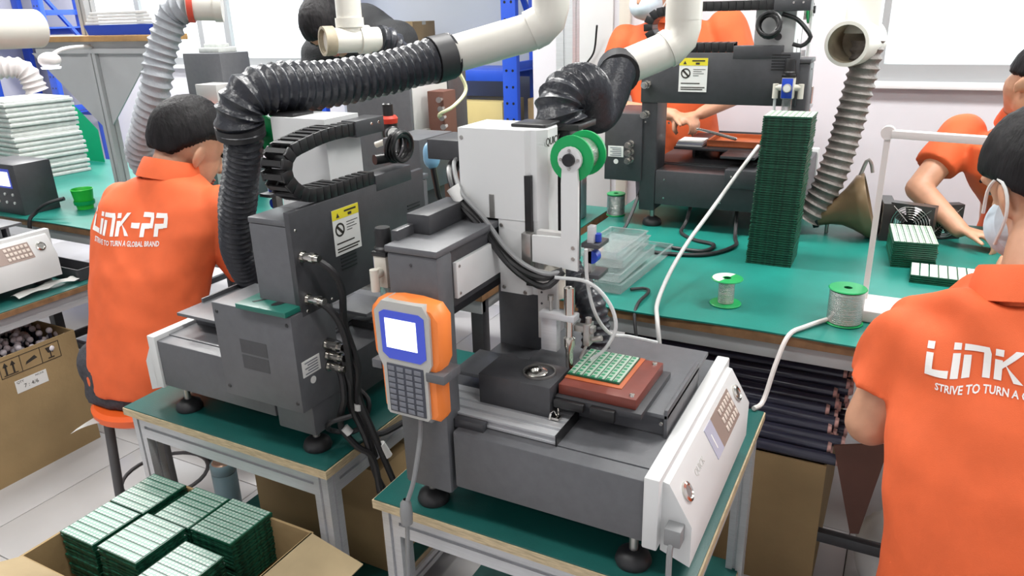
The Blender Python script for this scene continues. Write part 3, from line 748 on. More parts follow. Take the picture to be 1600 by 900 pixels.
# harness from the head of machine A
for k, (off, r, mt) in enumerate((((0, 0, 0), 0.0075, m_black), ((0.012, -0.006, -0.014), 0.0065, m_black), ((0.012, -0.004, 0.010), 0.0045, m_cable))):
    pts = [(-0.800, 1.30, 1.225), (-0.795, 1.24, 1.212), (-0.745, 1.182, 1.172), (-0.693, 1.172, 1.130), (-0.650, 1.168, 1.082), (-0.607, 1.162, 1.054), (-0.557, 1.150, 1.046), (-0.520, 1.165, 1.058)]
    G().tube([Vector(p) + Vector(off) * (1 if 0 < i < 7 else 0) for i, p in enumerate(pts)], r, 8).build('cable', mt, robA)
for p, q in (((-0.752, 1.178, 1.190), (-0.735, 1.180, 1.165)),):
    G().sweep([p, q], 0.013, 10).build('cable_tie', m_label, robA)
G().box(-0.86, -0.745, 1.26, 1.36, 1.222, 1.262, 0.002).build('chain_bracket', m_dark, robA)
G().tube([(-0.53, 1.150, 1.050), (-0.476, 1.175, 1.040), (-0.441, 1.19, 1.001), (-0.427, 1.19, 0.955), (-0.445, 1.185, 0.911), (-0.470, 1.178, 0.888)], 0.0035, 8).build('clear_tube', m_ptube, robA)
G().tube([(-0.478, 1.17, 1.103), (-0.479, 1.18, 1.039), (-0.471, 1.20, 0.971), (-0.457, 1.24, 0.918), (-0.438, 1.29, 0.895), (-0.40, 1.36, 0.86)], 0.0035, 8).build('clear_tube', m_ptube, robA)
# fume tube behind the head
G().box(-0.632, -0.572, 1.315, 1.375, 1.01, 1.285, 0.004).build('fume_pipe', m_black, robA)
G().box(-0.655, -0.548, 1.300, 1.390, 1.285, 1.297, 0.002).build('fume_flange', m_black, robA)
hose_geo([(-0.600, 1.345, 1.02), (-0.565, 1.32, 0.985), (-0.522, 1.300, 0.95), (-0.507, 1.295, 0.90), (-0.503, 1.285, 0.86)], 0.030, 0.014, 0.10).build('fume_hose', m_hose, robA)

tcn = thing('tip_cleaner', 'dark tip cleaner box with round steel well on an aluminium bar', 'cleaner', (-0.58, 1.07, 0.7945))
rl = G(); x0, x1 = -0.727, -0.470
sec = []
for k in range(4):
    y = 1.019 + k * 0.0255
    sec += [(y, 0.812), (y + 0.018, 0.812), (y + 0.018, 0.807), (y + 0.0255, 0.807)]
sec = sec[:-2] + [(1.1135, 0.812), (1.1135, 0.7945), (1.019, 0.7945), (1.019, 0.798), (1.0215, 0.798), (1.0215, 0.808), (1.019, 0.808)]
rl.prism(sec, 'x', x0, x1); rl.build('slotted_rail', m_alu, tcn)
G().box(x1, x1 + 0.003, 1.017, 1.1155, 0.793, 0.814).build('end_cap', m_black, tcn)
G().box(-0.665, -0.605, 1.003, 1.0185, 0.790, 0.808, 0.001).build('foot_bracket', m_dark, tcn)
bd = G().box(-0.648, -0.503, 1.068, 1.157, 0.8125, 0.873, 0.0012).build('cleaner_body', m_dark, tcn)
wl = G().lathe([(0.028, 0.0), (0.0305, 0.0), (0.0305, 0.004), (0.0280, 0.004), (0.0255, -0.02), (0.0, -0.02)], (-0.546, 1.115, 0.8735), (0, 0, 1)).build('steel_well', m_steel, tcn)
G().lathe([(0.020, 0.0), (0.0215, 0.004), (0.019, 0.006), (0.010, 0.006), (0.006, 0.002), (0.0, 0.002)], (-0.549, 1.108, 0.8745), (0, 0, 1), 16).build('brass_wool', m_chrome, wl)
g = G(); g.tube([(-0.502, 1.062, 0.815), (-0.496, 1.064, 0.835), (-0.490, 1.075, 0.815), (-0.496, 1.085, 0.832), (-0.50, 1.09, 0.815)], 0.002, 6); g.box(-0.503, -0.485, 1.064, 1.078, 0.812, 0.818, .001)
g.build('spring_clip', m_chrome, tcn)

fx = thing('board_fixture', 'red brown fixture plate under the green board on the front machine', 'fixture', (-0.425, 1.17, 0.84))
G().box(-0.500, -0.340, 1.083, 1.258, 0.8405, 0.852, 0.001).build('base_plate', m_dark, fx)
G().box(-0.498, -0.442, 1.072, 1.083, 0.835, 0.850, 0.001).box(-0.430, -0.385, 1.072, 1.083, 0.828, 0.850, 0.001).build('locating_block', m_black, fx)
fp = G().box(-0.497, -0.353, 1.092, 1.250, 0.8525, 0.872, 0.001).build('bakelite_plate', m_bak, fx)
G().box(-0.497, -0.388, 1.118, 1.250, 0.872, 0.8735, 0.0005).build('orange_recess', m_bako, fp)
for p in ((-0.364, 1.104), (-0.366, 1.238)):
    G().lathe([(0, 0), (.0055, 0), (.0045, .003), (0, .0035)], (p[0], p[1], 0.872)).build('screw', m_chrome, fp)
def pcb(label, loc, sx, sy, th, mat_top, nstrip, along='x', rz=0, group=None, mat=None, strips=True, name='circuit_board'):
    "board with its break-away strips; origin at the middle of the underside"
    t = tag(G().box(-sx / 2, sx / 2, -sy / 2, sy / 2, 0, th).build(name, mat or m_pcb), label, 'circuit board', group)
    t.location = loc; t.rotation_euler = (0, 0, rz)
    if strips:
        n = nstrip; me = None
        for i in range(n):
            if along == 'x':
                w = sy / n; o = (-sx / 2, -sy / 2 + i * w); bx = (0.003, sx - 0.003, w * 0.09, w * 0.91)
            else:
                w = sx / n; o = (-sx / 2 + i * w, -sy / 2); bx = (w * 0.09, w * 0.91, 0.003, sy - 0.003)
            if me is None:
                s = G().box(bx[0], bx[1], bx[2], bx[3], 0, 0.0010).build('board_strip', mat_top, t, local=True); me = s.data
            else:
                s = bpy.data.objects.new('board_strip', me); COL.objects.link(s); s.parent = t
            s.location = (o[0], o[1], th)
    return t
pcb('green circuit board lying in the red brown fixture of the front machine', (-0.4465, 1.187, 0.8737), 0.100, 0.115, 0.003, m_padsg, 7, 'y')
fx2 = thing('board_fixture', 'orange fixture with small board seen through the gap of the left machine', 'fixture', (-1.275, 1.327, 0.842))
G().box(-1.335, -1.215, 1.27, 1.385, 0.842, 0.856, 0.001).build('bakelite_plate', m_bako, fx2)
pcb('pale green board on the orange fixture inside the left machine', (-1.275, 1.33, 0.8565), 0.10, 0.09, 0.003, m_pads, 6, 'y')

# ---- machine B: harness and the teal plate on its power box
hb = thing('cable_bundle', 'bundle of black cables hanging from the left machine sockets over the table edge', 'cables', (-0.99, 1.12, 0.61))
for k, pts in enumerate(([(-1.078, 1.090, 0.855), (-1.005, 1.100, 0.850), (-0.975, 1.110, 0.80), (-0.985, 1.120, 0.72), (-0.960, 1.130, 0.62), (-0.945, 1.15, 0.52), (-0.93, 1.18, 0.40)],
                         [(-1.078, 1.090, 0.830), (-1.010, 1.100, 0.825), (-0.990, 1.100, 0.77), (-1.000, 1.110, 0.70), (-0.978, 1.120, 0.615), (-0.960, 1.13, 0.50), (-0.94, 1.20, 0.35)],
                         [(-1.078, 1.090, 0.805), (-1.015, 1.095, 0.80), (-0.995, 1.085, 0.74), (-1.020, 1.09, 0.66), (-0.99, 1.10, 0.607), (-0.965, 1.12, 0.57), (-0.952, 1.12, 0.45)],
                         [(-1.08, 1.053, 1.055), (-0.99, 1.060, 1.045), (-0.970, 1.085, 0.99), (-0.985, 1.10, 0.90), (-0.970, 1.11, 0.80), (-0.99, 1.12, 0.70), (-0.975, 1.14, 0.56)],
                         [(-1.08, 1.053, 0.965), (-0.995, 1.060, 0.955), (-0.972, 1.08, 0.89), (-0.985, 1.10, 0.78), (-1.01, 1.12, 0.68), (-0.98, 1.16, 0.607), (-0.93, 1.25, 0.612), (-0.92, 1.30, 0.50)],
                         [(-1.03, 1.16, 0.72), (-0.985, 1.15, 0.69), (-1.00, 1.12, 0.635), (-1.04, 1.08, 0.645), (-1.02, 1.06, 0.68), (-0.985, 1.09, 0.69)])):
    G().tube(pts, 0.0075 if k < 5 else 0.006, 8).build('cable', m_rubber, hb)
for p, q in (((-0.988, 1.118, 0.705), (-0.99, 1.118, 0.69)), ((-1.01, 1.09, 0.655), (-1.0, 1.095, 0.64)), ((-0.955, 1.14, 0.60), (-0.945, 1.15, 0.565))):
    G().sweep([p, q], 0.0095, 10).build('cable_marker', m_label, hb)
tp = G()
tp.box(-1.170, -1.035, 0.990, 1.063, 0.946, 0.957, 0.0008)
tpl = tag(tp.build('teal_plate', m_teal), 'teal green plate with slots lying on the left machine power box', 'plate')
G().prism([(-1.145, 1.012), (-1.138, 1.010), (-1.112, 1.052), (-1.120, 1.054)], 'z', 0.957, 0.9575).build('slot', m_black, tpl)
G().prism([(-1.085 + .010 * math.cos(a) + .004 * math.sin(a), 1.028 + .018 * math.sin(a)) for a in [2 * PI * k / 16 for k in range(16)]], 'z', 0.957, 0.9575).build('slot', m_black, tpl)
move_base(tpl, (-1.10, 1.03, 0.946)); 
for c in tpl.children: c.data.transform(Matrix.Translation((1.10, -1.03, -0.946)))

# ---------------------------------------------------------------- fume ducts
def duct(label, base, pipes=(), hoses=(), hose_mat=m_hose, rings=(), pipe_mat=m_pvc):
    t = thing('fume_duct', label, 'duct', base)
    for pts, r in pipes: G().sweep(spline(pts, 0.03) if len(pts) > 2 else pts, r, 28).build('pipe', pipe_mat, t)
    for p, q, r in rings: G().sweep([p, q], r, 28).build('coupling', pipe_mat, t)
    for pts, r, pitch in hoses: hose_geo(pts, r, pitch, 0.16, sag=0.10).build('flexible_hose', hose_mat, t)
    return t
e1 = [(-1.085, 1.675, 1.390), (-0.96, 1.745, 1.425), (-0.875, 1.792, 1.450), (-0.845, 1.808, 1.475), (-0.838, 1.812, 1.52), (-0.838, 1.812, 1.62)]
t = duct('black flexible hose on cream pipe curling down behind left machine', (-1.49, 1.33, 0.84),
     [(e1, 0.046), ([(-0.838, 1.812, 1.6), (-0.838, 1.812, 2.9)], 0.042)],
     [([(-1.060, 1.692, 1.397), (-1.10, 1.625, 1.383), (-1.145, 1.516, 1.364), (-1.200, 1.375, 1.352), (-1.235, 1.25, 1.355), (-1.258, 1.190, 1.345), (-1.276, 1.172, 1.305), (-1.282, 1.176, 1.27)], 0.054, 0.021),
      ([(-1.282, 1.176, 1.275), (-1.297, 1.192, 1.235), (-1.358, 1.215, 1.13), (-1.406, 1.235, 1.04), (-1.452, 1.272, 0.945), (-1.478, 1.322, 0.865), (-1.465, 1.372, 0.848)], 0.044, 0.016)],
     rings=[((-0.885, 1.787, 1.448), (-0.862, 1.800, 1.460), 0.0495)])
G().sweep([(-1.281, 1.174, 1.285), (-1.285, 1.179, 1.262)], 0.052, 28).build('hose_clamp', m_rubber, t)
G().sweep([(-1.066, 1.686, 1.394), (-1.090, 1.642, 1.386)], [0.057, 0.058], 28).build('tape_wrap', m_rubber, t)
e2 = [(-0.715, 1.970, 1.342), (-0.64, 2.025, 1.375), (-0.595, 2.058, 1.398), (-0.578, 2.071, 1.425), (-0.575, 2.073, 1.47), (-0.575, 2.073, 1.60)]
t = duct('cream pipe with short black hose looping over the front machine', (-0.6, 1.345, 1.297),
     [(e2, 0.047), ([(-0.575, 2.073, 1.48), (-0.575, 2.073, 2.9)], 0.040)],
     [([(-0.600, 1.345, 1.290), (-0.607, 1.345, 1.315), (-0.606, 1.370, 1.342), (-0.598, 1.43, 1.352), (-0.610, 1.50, 1.335), (-0.632, 1.575, 1.300), (-0.650, 1.65, 1.272), (-0.672, 1.76, 1.285), (-0.700, 1.90, 1.325), (-0.722, 1.985, 1.350)], 0.050, 0.017)],
     rings=[((-0.612, 2.046, 1.388), (-0.60, 2.055, 1.396), 0.050), ((-0.575, 2.073, 1.463), (-0.575, 2.073, 1.50), 0.0475)])
G().sweep([(-0.718, 1.972, 1.345), (-0.700, 1.93, 1.333)], [0.056, 0.055], 28).build('tape_wrap', m_rubber, t)
t = duct('grey flexible hose with red band above the left worker', (-2.50, 1.82, 0.9),
     [([(-2.02, 1.84, 1.537), (-2.09, 1.775, 1.541)], 0.045)],
     [([(-2.09, 1.775, 1.541), (-2.135, 1.76, 1.52), (-2.16, 1.745, 1.47), (-2.19, 1.72, 1.385), (-2.21, 1.70, 1.295), (-2.29, 1.70, 1.17), (-2.38, 1.72, 1.06), (-2.42, 1.80, 0.93), (-2.42, 1.86, 0.80)], 0.050, 0.026)], m_hoseg,
     rings=[((-2.03, 1.831, 1.5375), (-2.012, 1.847, 1.5365), 0.049)])
G().sweep([(-2.075, 1.79, 1.540), (-2.088, 1.778, 1.541)], 0.052, 28).build('red_band', m_band, t)
# tee and taupe hose at the right
t = duct('taupe flexible hose hanging from a cream pipe tee by the right wall', (-0.28, 2.69, 0.78),
     [([(-0.186, 2.76, 1.40), (-0.186, 2.76, 2.9)], 0.054)],
     [([(-0.165, 2.75, 1.375), (-0.166, 2.745, 1.30), (-0.178, 2.743, 1.205), (-0.196, 2.722, 1.064), (-0.225, 2.70, 0.93), (-0.262, 2.690, 0.84), (-0.282, 2.690, 0.805)], 0.050, 0.027)], m_hoseb)
g = G().lathe([(0.057, 0.0), (0.068, 0.0), (0.070, 0.02), (0.068, 0.16), (0.057, 0.16), (0.0, 0.155), (0.0, 0.15), (0.055, 0.148)], (-0.218, 2.64, 1.372), (0.25, 0.93, 0.02), 36)
ts = g.build('tee_socket', m_pvc, t)
G().lathe([(0.0568, 0.004), (0.0565, 0.12), (0.0, 0.122)], (-0.218, 2.64, 1.372), (0.25, 0.93, 0.02), 36).build('stained_bore', m_pvcin, ts)
# tee behind, with black hose
t = duct('cream pipe tee with black hose in front of the dark haired person', (-1.62, 2.25, 1.2),
     [([(-1.71, 2.10, 1.42), (-1.70, 2.10, 2.9)], 0.042), ([(-1.745, 2.02, 1.42), (-1.655, 2.175, 1.418)], 0.040)],
     [([(-1.655, 2.175, 1.418), (-1.638, 2.22, 1.405), (-1.635, 2.245, 1.36), (-1.65, 2.25, 1.25)], 0.046, 0.02)],
     rings=[((-1.71, 2.10, 1.46), (-1.71, 2.10, 1.49), 0.047), ((-1.69, 2.115, 1.419), (-1.672, 2.146, 1.419), 0.046)])
G().lathe([(0.038, -0.001), (0.047, -0.001), (0.047, 0.035), (0.040, 0.035)], (-1.752, 2.008, 1.42), (0.5, 0.86, 0), 32).lathe([(0.0375, 0.0), (0.037, 0.06), (0.0, 0.062)], (-1.752, 2.008, 1.42), (0.5, 0.86, 0), 32).build('open_end', m_pvcin, t)
t = duct('thick cream pipe running along the top left border', (-2.10, 1.3, 1.44),
     [([(-2.04, 0.50, 1.50), (-2.10, 1.13, 1.49), (-2.12, 1.275, 1.487)], 0.046)],
     rings=[((-2.11, 1.17, 1.489), (-2.123, 1.30, 1.487), 0.049)])
t = duct('white ribbed hose at the left border under the wooden shelf', (-3.2, 1.9, 1.1), [],
     [([(-2.95, 1.52, 1.345), (-2.87, 1.629, 1.357), (-2.843, 1.668, 1.335), (-2.835, 1.684, 1.27)], 0.040, 0.020)], m_lampw)

# ---------------------------------------------------------------- things on the right bench
BT = 0.7505
def nth(n): return {1: 'first', 2: 'second', 3: 'third'}.get(n, '%d%s' % (n, {1: 'st', 2: 'nd', 3: 'rd'}.get(n % 10 if n % 100 not in (11, 12, 13) else 0, 'th')))
def board_stack(n, x, y, z, sx, sy, pitch, lab, labtop, group, top_mat, nstrip, along, leanx=0.0, leany=0.0, rz=0.0, jit=0.0015, mat=None):
    proto = None
    for i in range(n - 1):
        loc = (x + leanx * i / n + random.uniform(-jit, jit), y + leany * i / n + random.uniform(-jit, jit), z + i * pitch)
        r = rz + random.uniform(-0.008, 0.008)
        if proto is None:
            proto = tag(G().box(-sx / 2, sx / 2, -sy / 2, sy / 2, 0, pitch * 0.62).box(-sx / 2 + .004, sx / 2 - .004, -sy / 2 + .004, sy / 2 - .004, pitch * .62, pitch * 0.98).build('circuit_board', mat or m_pcbd), lab, 'circuit board', group)
            o = proto
        else: o = dup(proto)
        o.location = loc; o.rotation_euler = (0, 0, r)
        o['label'] = nth(n - i) + ' circuit board from the top ' + lab
    t = pcb(labtop, (x + leanx, y + leany, z + (n - 1) * pitch), sx, sy, pitch * .62, top_mat, nstrip, along, rz)
    return t
board_stack(62, -0.334, 2.335, BT, 0.132, 0.128, 0.0072, 'of the tall stack on the right bench', 'topmost circuit board of the tall stack on the right bench', 'boards of the tall stack', m_padsw, 8, 'y', 0.015, 0.005)
board_stack(13, 0.045, 2.505, BT, 0.118, 0.205, 0.0062, 'of the short stack by the fans', 'topmost circuit board of the short stack in front of the fans', 'boards of the short stack', m_padsw, 7, 'y', 0, 0, 0.10, mat=m_pcb)
board_stack(4, 0.155, 2.33, BT, 0.21, 0.12, 0.0062, 'under the white panel beside the right worker', 'white topped board panel just above the right worker shoulder', 'boards beside the right worker', m_label, 9, 'y', 0, 0, 0.0, mat=m_pcb)

def solder_spool(label, loc, r, h, hub, wire_r, lab_disc=False, mat_w=m_solder):
    t = thing('solder_spool', label, 'spool', loc)
    sp = G().lathe([(0.010, 0), (r * .96, 0), (r, 0.002), (r * .96, 0.004), (hub, 0.005), (hub, h - 0.005), (r * .96, h - 0.004), (r, h - 0.002), (r * .96, h), (0.010, h)], (0, 0, 0), (0, 0, 1), 40, closed=True).build('bobbin', m_green, t, local=True)
    G().lathe([(hub, 0.006), (wire_r, 0.006), (wire_r, h - 0.006), (hub, h - 0.006)], (0, 0, 0), (0, 0, 1), 36, closed=True).build('solder_wire', mat_w, t, local=True)
    if lab_disc:
        g = G(); pl = [(math.cos(a) * r * .92, math.sin(a) * r * .92) for a in [1.2 + PI * k / 20 for k in range(21)]]
        pl += [(math.cos(a) * .013, math.sin(a) * .013) for a in [1.2 + PI - PI * k / 8 for k in range(9)]]
        g.prism(pl, 'z', h, h + 0.0006); g.build('paper_label', m_whitelid, t, local=True)
    G().lathe([(0, h - 0.012), (0.010, h - 0.012), (0.010, h - 0.002)], (0, 0, 0)).build('core_hole', m_black, t, local=True)
    return t
solder_spool('nearly empty green solder spool with white label standing alone on bench', (-0.378, 1.905, BT), 0.041, 0.073, 0.016, 0.021, True)
solder_spool('full green solder spool beside the foot of the white lamp', (-0.086, 1.895, BT), 0.0445, 0.092, 0.018, 0.041)
solder_spool('solder spool with green lid behind the front machine head', (-0.965, 2.66, BT), 0.036, 0.085, 0.018, 0.034)

# clear trays
cme = None
def clear_tray(label, c, sx, sy, h, rz):
    t = tag(G().box(-sx / 2, sx / 2, -sy / 2, sy / 2, 0, 0.002).build('clear_tray', m_clear), label, 'tray', 'clear trays beside the front machine')
    t.location = c; t.rotation_euler = (0, 0, rz)
    w = 0.002
    G().box(-sx / 2, sx / 2, -sy / 2, -sy / 2 + w, .002, h).box(-sx / 2, sx / 2, sy / 2 - w, sy / 2, .002, h).box(-sx / 2, -sx / 2 + w, -sy / 2 + w, sy / 2 - w, .002, h).box(sx / 2 - w, sx / 2, -sy / 2 + w, sy / 2 - w, .002, h).build('tray_wall', m_clear, t, local=True)
    r = 0.005
    G().box(-sx / 2 - r, sx / 2 + r, -sy / 2 - r, -sy / 2, h - .002, h).box(-sx / 2 - r, sx / 2 + r, sy / 2, sy / 2 + r, h - .002, h).box(-sx / 2 - r, -sx / 2, -sy / 2, sy / 2, h - .002, h).box(sx / 2, sx / 2 + r, -sy / 2, sy / 2, h - .002, h).build('tray_rim', m_clear, t, local=True)
clear_tray('lowest and longest clear plastic tray beside the front machine', (-0.712, 2.07, BT), 0.135, 0.42, 0.030, -0.05)
clear_tray('second clear plastic tray from the bottom beside the front machine', (-0.722, 2.01, BT + 0.032), 0.13, 0.30, 0.026, -0.02)
clear_tray('third clear plastic tray from the bottom beside the front machine', (-0.730, 2.03, BT + 0.060), 0.12, 0.26, 0.026, 0.03)
clear_tray('topmost clear plastic tray of the pile beside the front machine', (-0.733, 2.01, BT + 0.088), 0.115, 0.24, 0.022, -0.03)

# horn and fans
hn = thing('exhaust_horn', 'bronze trumpet shaped exhaust horn at the end of the taupe hose', 'horn', (-0.16, 2.71, BT))
G().lathe([(0.034, 0.0), (0.037, 0.01), (0.040, 0.05), (0.050, 0.085), (0.070, 0.115), (0.094, 0.142), (0.106, 0.154), (0.109, 0.178), (0.102, 0.178), (0.090, 0.146), (0.064, 0.118), (0.045, 0.09), (0.031, 0.0)], (-0.262, 2.697, 0.808), (1, 0.06, 0.29), 40, closed=True).build('horn_bell', m_bronze, hn)
G().sweep([(-0.265, 2.697, 0.804), (-0.248, 2.698, 0.808)], 0.040, 24).build('clamp_ring', m_rubber, hn)
G().tube([(-0.135, 2.71, 0.945), (-0.118, 2.712, 1.005), (-0.105, 2.714, 0.995), (-0.097, 2.715, 0.965)], 0.006, 8).build('hook', m_steel, hn)
G().sweep([(-0.215, 2.70, 0.79), (-0.215, 2.70, 0.7505)], 0.006, 10).build('stand_foot', m_steel, hn)
def fan(label, loc, rz, s=0.115):
    t = thing('fan', label, 'fan', loc, rz); h = s / 2; d = 0.036
    g = G()   # square frame with a round opening: built as a ring of quads
    n = 32
    def sq(a): 
        c, q = math.cos(a), math.sin(a); k = h / max(abs(c), abs(q)); return (c * k, q * k)
    R = []
    for y, rr in ((0, None), (0, h * .93), (d, h * .93), (d, None)):
        R.append([Vector((sq(2 * PI * i / n + PI / 4)[0] if rr is None else rr * math.cos(2 * PI * i / n + PI / 4), y, h + (sq(2 * PI * i / n + PI / 4)[1] if rr is None else rr * math.sin(2 * PI * i / n + PI / 4)))) for i in range(n)])
    g.rings(R + [R[0]], False, False); g.build('fan_frame', m_fan, t, local=True)
    for k in range(6):
        rr = h * (0.28 + 0.12 * k)
        G().sweep([(rr * math.cos(2 * PI * i / 28), -0.002, h + rr * math.sin(2 * PI * i / 28)) for i in range(29)], 0.0013, 6, closed=False).build('guard_ring', m_chrome, t, local=True)
    for k in range(4):
        a = PI / 4 + k * PI / 2
        G().sweep([(h * .2 * math.cos(a), -0.003, h + h * .2 * math.sin(a)), (h * 1.2 * math.cos(a), -0.003, h + h * 1.2 * math.sin(a))], 0.0011, 6).build('guard_spoke', m_steel, t, local=True)
    hb = G().cyl((0, 0.003, h), (0, 0.028, h), h * .3, None, 20).build('hub', m_black, t, local=True)
    for k in range(7):
        a = 2 * PI * k / 7; m = Matrix.Translation((0, 0.016, h)) @ Matrix.Rotation(a, 4, 'Y') @ Matrix.Rotation(0.6, 4, 'X')
        G().box(h * .28, h * .88, -0.0015, 0.0015, -h * .2, h * .2, mat=m).build('blade', m_fan, hb, local=True)
    return t
fan('square dark fan at the mouth of the bronze horn', (-0.022, 2.735, BT), PI / 2 + 0.15, 0.125)
fan('square fan with shiny wire guard facing the camera behind the short board stack', (0.035, 2.66, BT), -0.25, 0.130)
fan('dark fan standing close to the right worker on the far bench edge', (0.135, 2.76, BT), 0.5, 0.115)

# lamp
lm = thing('desk_lamp', 'white desk lamp with square base and long folding bar', 'lamp', (0.02, 1.98, BT))
G().box(-0.060, 0.13, 1.915, 2.045, BT, BT + 0.030, 0.004).build('lamp_base', m_lampw, lm)
G().sweep([(-0.050, 2.012, BT + 0.03), (-0.050, 2.000, 1.195)], 0.0095, 4).build('lower_arm', m_lampw, lm)
G().cyl((-0.050, 1.988, 1.203), (-0.050, 2.012, 1.203), 0.016, None, 20).build('hinge', m_lampw, lm)
G().box(-0.04, 0.32, 1.985, 2.010, 1.192, 1.210, 0.002, mat=Matrix.Translation((0, 0, 0)) @ Matrix.Translation((-0.05, 2, 1.2)) @ Matrix.Rotation(-0.20, 4, 'Z') @ Matrix.Rotation(0.0, 4, 'Y') @ Matrix.Translation((0.05, -2, -1.2))).build('light_bar', m_lampw, lm)
tag(G().tube([(-0.055, 1.93, 0.757), (-0.105, 1.905, 0.757), (-0.165, 1.81, 0.758), (-0.195, 1.758, 0.750), (-0.212, 1.715, 0.69), (-0.226, 1.67, 0.61), (-0.24, 1.63, 0.607)], 0.0058, 8).build('lamp_cable', m_cablew), 'white lamp cable running over the bench edge beside the control panel', 'cable')
tag(G().tube([(-0.424, 2.464, 1.076), (-0.465, 2.355, 0.998), (-0.499, 2.194, 0.922), (-0.527, 2.05, 0.859), (-0.541, 1.93, 0.803), (-0.532, 1.80, 0.766), (-0.510, 1.73, 0.748), (-0.490, 1.69, 0.70), (-0.475, 1.685, 0.60), (-0.47, 1.69, 0.42)], 0.0060, 10).build('air_hose', M('pale_grey_hose', (0.47, 0.47, 0.46), 0.35)), 'pale grey air hose sloping from the back machine over the bench edge', 'hose')
tag(G().tube([(-0.638, 1.892, 0.757), (-0.604, 1.915, 0.757), (-0.585, 1.89, 0.757), (-0.585, 1.80, 0.756), (-0.575, 1.745, 0.73), (-0.545, 1.71, 0.62), (-0.53, 1.70, 0.5)], 0.0045, 8).build('cable', m_rubber), 'black cable leaving the clear trays over the bench edge', 'cable')
tag(G().tube([(-0.66, 2.60, 0.84), (-0.665, 2.56, 0.78), (-0.665, 2.50, 0.756), (-0.60, 2.43, 0.756), (-0.528, 2.399, 0.756), (-0.54, 2.32, 0.756), (-0.622, 2.314, 0.756), (-0.70, 2.33, 0.756)], 0.0065, 8).build('power_cable', m_rubber), 'black power cable looping on the bench under the back machine', 'cable')
tag(G().tube([(-0.50, 2.60, 0.83), (-0.485, 2.52, 0.757), (-0.463, 2.41, 0.757), (-0.524, 2.285, 0.757), (-0.648, 2.245, 0.757), (-0.76, 2.255, 0.757), (-0.84, 2.29, 0.757)], 0.0065, 8).build('power_cable', m_rubber), 'black cable lying nearest the tall board stack on the bench', 'cable')
tag(G().tube([(-0.84, 2.60, 0.90), (-0.85, 2.50, 0.80), (-0.86, 2.44, 0.757), (-0.874, 2.337, 0.757), (-0.89, 2.28, 0.757), (-0.87, 2.20, 0.757)], 0.0065, 8).build('power_cable', m_rubber), 'black cable hanging from the box on the left side of the back machine', 'cable')
# on the back machine's bed
def paper_stack(label, x0, x1, y0, y1, z0, z1, mats):
    t = thing('booklet_pile', label, 'booklets', ((x0 + x1) / 2, (y0 + y1) / 2, z0))
    n = len(mats); h = (z1 - z0) / n
    for i, m in enumerate(mats):
        G().box(x0 + random.uniform(-.006, .006), x1 + random.uniform(-.006, .006), y0 + random.uniform(-.006, .006), y1, z0 + i * h, z0 + (i + .85) * h, .001).build('booklet', m, t)
    return t
paper_stack('small pile of white booklets on the bed of the back machine', -0.760, -0.665, 2.725, 2.815, 1.0145, 1.036, [m_label, m_disp, m_label])
rt = thing('parts_tray', 'orange red parts tray on the bed of the back machine', 'tray', (-0.56, 2.85, 1.0145))
TZ = Matrix.Translation((0, 0, 0.0235))
G().box(-0.655, -0.470, 2.75, 2.93, 0.9915, 1.000, 0.001, mat=TZ).build('tray_floor', m_bako, rt)
g = G(); g.box(-0.655, -0.470, 2.75, 2.756, 1.000, 1.014); g.box(-0.655, -0.470, 2.924, 2.93, 1.000, 1.014); g.box(-0.655, -0.649, 2.756, 2.924, 1.0, 1.014); g.box(-0.476, -0.470, 2.756, 2.924, 1.0, 1.014)
g.b.transform(TZ); g.build('tray_wall', m_bako, rt)
tag(move_base(G().caps((-0.690, 2.74, 1.078, 0.0045), (-0.645, 2.745, 1.068, 0.0055), (-0.555, 2.752, 1.046, 0.006)).build('screwdriver', m_chrome), (-0.57, 2.752, 1.040)), 'shiny metal tool leaning on the orange red parts tray', 'tool')

# ---------------------------------------------------------------- things on the floor and round the front tables
def carton(label, x0, x1, y0, y1, h, flaps=(), th=0.006, mat=m_card, name='cardboard_box', open_top=True, z0=0.0):
    "open cardboard box: base, four walls, flaps given as (side, length, angle from straight up)"
    t = thing(name, label, 'box', ((x0 + x1) / 2, (y0 + y1) / 2, z0))
    G().box(x0, x1, y0, y1, z0, z0 + th).build('bottom', mat, t)
    for a in ((x0, x1, y0, y0 + th), (x0, x1, y1 - th, y1), (x0, x0 + th, y0 + th, y1 - th), (x1 - th, x1, y0 + th, y1 - th)):
        G().box(*a, z0 + th, z0 + h).build('wall', mat, t)
    if not open_top:
        G().box(x0, x1, y0, (y0 + y1) / 2 - .001, z0 + h, z0 + h + .004).build('flap', mat, t); G().box(x0, x1, (y0 + y1) / 2 + .001, y1, z0 + h, z0 + h + .004).build('flap', mat, t)
    for side, ln, ang in flaps:
        a = math.radians(ang); dz, do = ln * math.cos(a), ln * math.sin(a); z = z0 + h; q = 0.0035
        if side in 'lr':
            s = -1 if side == 'l' else 1; x = x0 if s < 0 else x1
            pl = [(x, z), (x + s * do, z + dz), (x + s * do - s * q * math.cos(a), z + dz + q * math.sin(a)), (x - s * q, z)]
            g = G().prism(pl, 'y', y0 + .004, y1 - .004)
        else:
            s = -1 if side == 'f' else 1; y = y0 if s < 0 else y1
            pl = [(y, z), (y + s * do, z + dz), (y + s * do - s * q * math.cos(a), z + dz + q * math.sin(a)), (y - s * q, z)]
            g = G().prism(pl, 'x', x0 + .004, x1 - .004)
        g.build('flap', m_cardin, t)
    return t
carton('open cardboard box full of green circuit boards at the bottom left', -1.564, -1.045, 0.655, 0.992, 0.435, [('r', 0.14, 105), ('f', 0.10, 70)])
labs = {}
